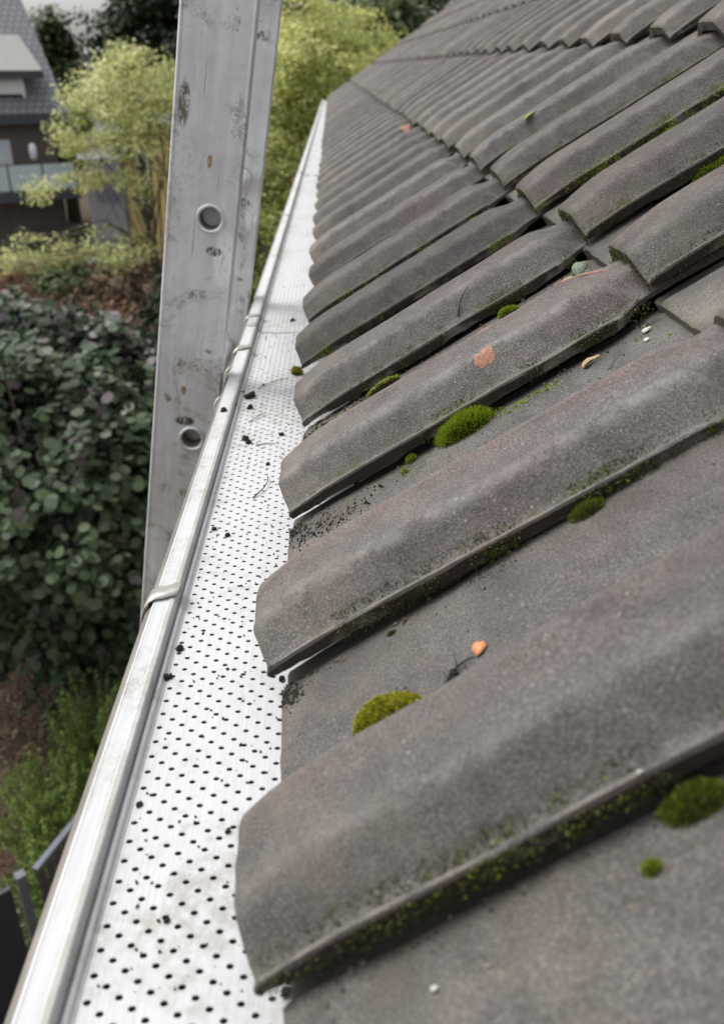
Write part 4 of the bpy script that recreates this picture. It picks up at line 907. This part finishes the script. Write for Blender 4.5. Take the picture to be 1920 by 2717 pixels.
# dormer
d = slab('dormer', 1.15, HL-1, .75, 3.4, .5, 2.05, M['cladding'])
roofplane('dormer_roof', .72, HL-.6, .35, 1.98, 4.2, 3.75, .14, simple('paler_roof', (.30, .295, .285), .75, 0, .12, 6))
slab('dormer_fascia', .72, HL-.6, .28, .36, 1.70, 1.98, M['darkmetal'])
wn = slab('window', 1.45, 3.6, .68, .76, .72, 1.72, M['pvc']); slab('shutter', 1.58, 3.48, .64, .685, 1.13, 1.62, M['shutter'], gh).parent = wn; slab('pane', 1.58, 3.48, .65, .675, .86, 1.12, M['window'], gh).parent = wn
slab('window_sill', 1.3, 3.7, .5, .74, .62, .715, M['pvc'], gh).parent = wn
# balcony
slab('balcony_slab', .3, HL, -1.3, .6, -2.75, -2.38, M['darkmetal'])
for i in range(7): slab('balcony_glass', .45+i*1.32, .45+i*1.32+1.24, -1.24, -1.21, -2.32, -1.38, M['fglass'])
for i in range(8): slab('balcony_post', .39+i*1.32, .44+i*1.32, -1.25, -1.20, -2.38, -1.32, M['darkmetal'])
slab('balcony_door', 2.4, 4.6, .54, .61, -2.38, -.55, M['curtain'])
slab('handrail', .35, HL, -1.25, -1.20, -1.37, -1.33, M['darkmetal'])
lp = empty('balcony_lamp', C0+E*1.75+Bk*-.3+Zv*-1.0, 'white hanging ornament on the balcony of the grey house', 'lamp')
b = MB(); b.tube([(0, 0, .35), (0, 0, .3), (0, 0, .1), (0, 0, -.2), (0, 0, -.3)], [.03, .12, .16, .14, .05], 12); b.build('body', M['pvc'], lp, 60)
b = MB(); b.tube([(0, 0, .55), (0, 0, .35)], .012, 6); b.build('cord', M['darkmetal'], lp)
ob = MB(); ob.tube([(0, 0, 0), (0, 0, .05), (0, 0, .22), (0, 0, .28)], [.1, .2, .22, .1], 12)
o = ob.build('flower_pot', simple('orange_pot', (.55, .26, .05), .6), smooth=60); o.location = C0+E*1.55+Bk*-.5+Zv*-1.72; tag(o, 'small orange pot below the white ornament on the balcony', 'pot')
# yellow house, garage, pale house
def house2(name, label, x0, x1, y0, y1, z1, wallc, roofc, rise=.6):
    r = empty(name, ((x0+x1)/2, (y0+y1)/2, GZ), label, 'house'); O = r.location
    b = MB(); b.box((0, 0, (z1-GZ)/2), (x1-x0, y1-y0, z1-GZ)); b.build('wall', wallc, r)
    b = MB(); w, dd = (x1-x0)/2+.25, (y1-y0)/2+.25; h = z1-GZ
    b.add([(-w, -dd, h), (w, -dd, h), (w, dd, h), (-w, dd, h), (-w, 0, h+rise), (w, 0, h+rise), (-w, -dd, h+.12), (w, -dd, h+.12)], [(3, 2, 1, 0), (0, 1, 5, 4), (2, 3, 4, 5), (1, 2, 5), (3, 0, 4)]); b.build('roof', roofc, r); return r, O
M['yellow'] = simple('yellow_render', (.66, .50, .22), .9, 0, .12, 2, 0); M['greyroof'] = simple('grey_sheet', (.22, .22, .23), .6, 0, .15, 3); M['pale'] = simple('pale_wall', (.74, .74, .72), .9, 0, .06, 1)
yh, O = house2('yellow_house', 'yellow rendered building seen through the loose tree left of the ladder', -8.95, -4.6, 38, 44, -1.95, M['yellow'], M['greyroof'])
for x in (-7.55, -5.2):
    b = MB(); b.box((x-O.x, -3.03, 2.7), (.42, .08, 2.3)); f = b.build('window', M['pvc'], yh); b = MB(); b.box((x-O.x, -3.075, 2.7), (.30, .03, 2.1)); b.build('pane', M['window'], yh).parent = f
gar, O = house2('garage', 'low grey garage with a white fascia between the grey and yellow houses', -9.7, -8.3, 37.2, 41, -2.45, M['greyroof'], M['greyroof'], .25)
b = MB(); b.box((0, -1.97, 3.85), (1.8, .12, .42)); b.build('fascia', M['pvc'], gar)
b = MB(); b.box((.1, -1.93, 2.6), (.9, .06, 1.1)); b.build('door', M['cladding'], gar)
house2('white_house', 'far pale house glimpsed through the gap right of the grey roof', -19.3, -16.7, 72, 80, 1.2, M['pale'], simple('pale_roof', (.6, .6, .6), .8, 0, .05, 2), .5)
# terrace, wall and odds and ends before the far houses
b = MB(); b.box((-10.2, 35.2, GZ+.012), (13, 3.0, .02)); tag(b.build('terrace', simple('pale_paving', (.38, .37, .36), .9, 0, .15, 2, .01)), None, None, None, 'structure')
b = MB(); b.box((-8.2, 33.2, GZ+.25), (8.5, .3, .5)); tag(b.build('garden_wall', simple('grey_stone', (.20, .19, .18), .9, 0, .35, 3, .03)), 'low grey stone wall at the edge of the far terrace', 'wall')
def log(p, q, r, lab):
    b = MB(); p, q = Vector(p), Vector(q); b.tube([p, p.lerp(q, .33)+Vector((0, 0, .05)), p.lerp(q, .66), q], [r, r*.95, r*.9, r*.8], 10); tag(b.build('log', simple('cut_wood', (.50, .30, .15), .85, 0, .3, 6, .02), smooth=50), lab, 'log', 'logs on the far soil')
zl = GZ+.25
log((-11.6, 31.4, zl), (-11.1, 35.2, zl), .15, 'pale brown log slanting up from the left above the round-leaved shrub'); log((-11.0, 35.0, zl), (-8.9, 34.0, zl), .14, 'shorter log continuing to the right of the slanting one')
b = MB(); b.tube([(0, 0, 0), (0, 0, .1), (0, 0, .75), (0, 0, .8)], [.2, .26, .3, .28], 14); o = b.build('water_butt', simple('blue_plastic', (.04, .17, .28), .5, 0, .1, 3), smooth=60); o.location = (-5.55, 31.0, GZ); tag(o, 'small blue barrel near the left edge of the ladder', 'barrel')
for i, (x, y, rx, rz, mt, lab) in enumerate([(-6.2, 28.5, 1.5, .9, 'brown', 'brown withered bush in front of the yellow house'), (-8.6, 29.2, 1.1, .9, 'mid', 'small green bush left of the withered one'), (-4.9, 29.5, 1.0, 1.1, 'brown', 'twiggy brown bush beside the ladder edge')]):
    shrub('bush', lab, (x, y, GZ), [((x, y, GZ+rz*.6), (rx, 1.0, rz), 90)], LM[mt], .085, 45, .3, 4, .6, .4, seed=40+i)
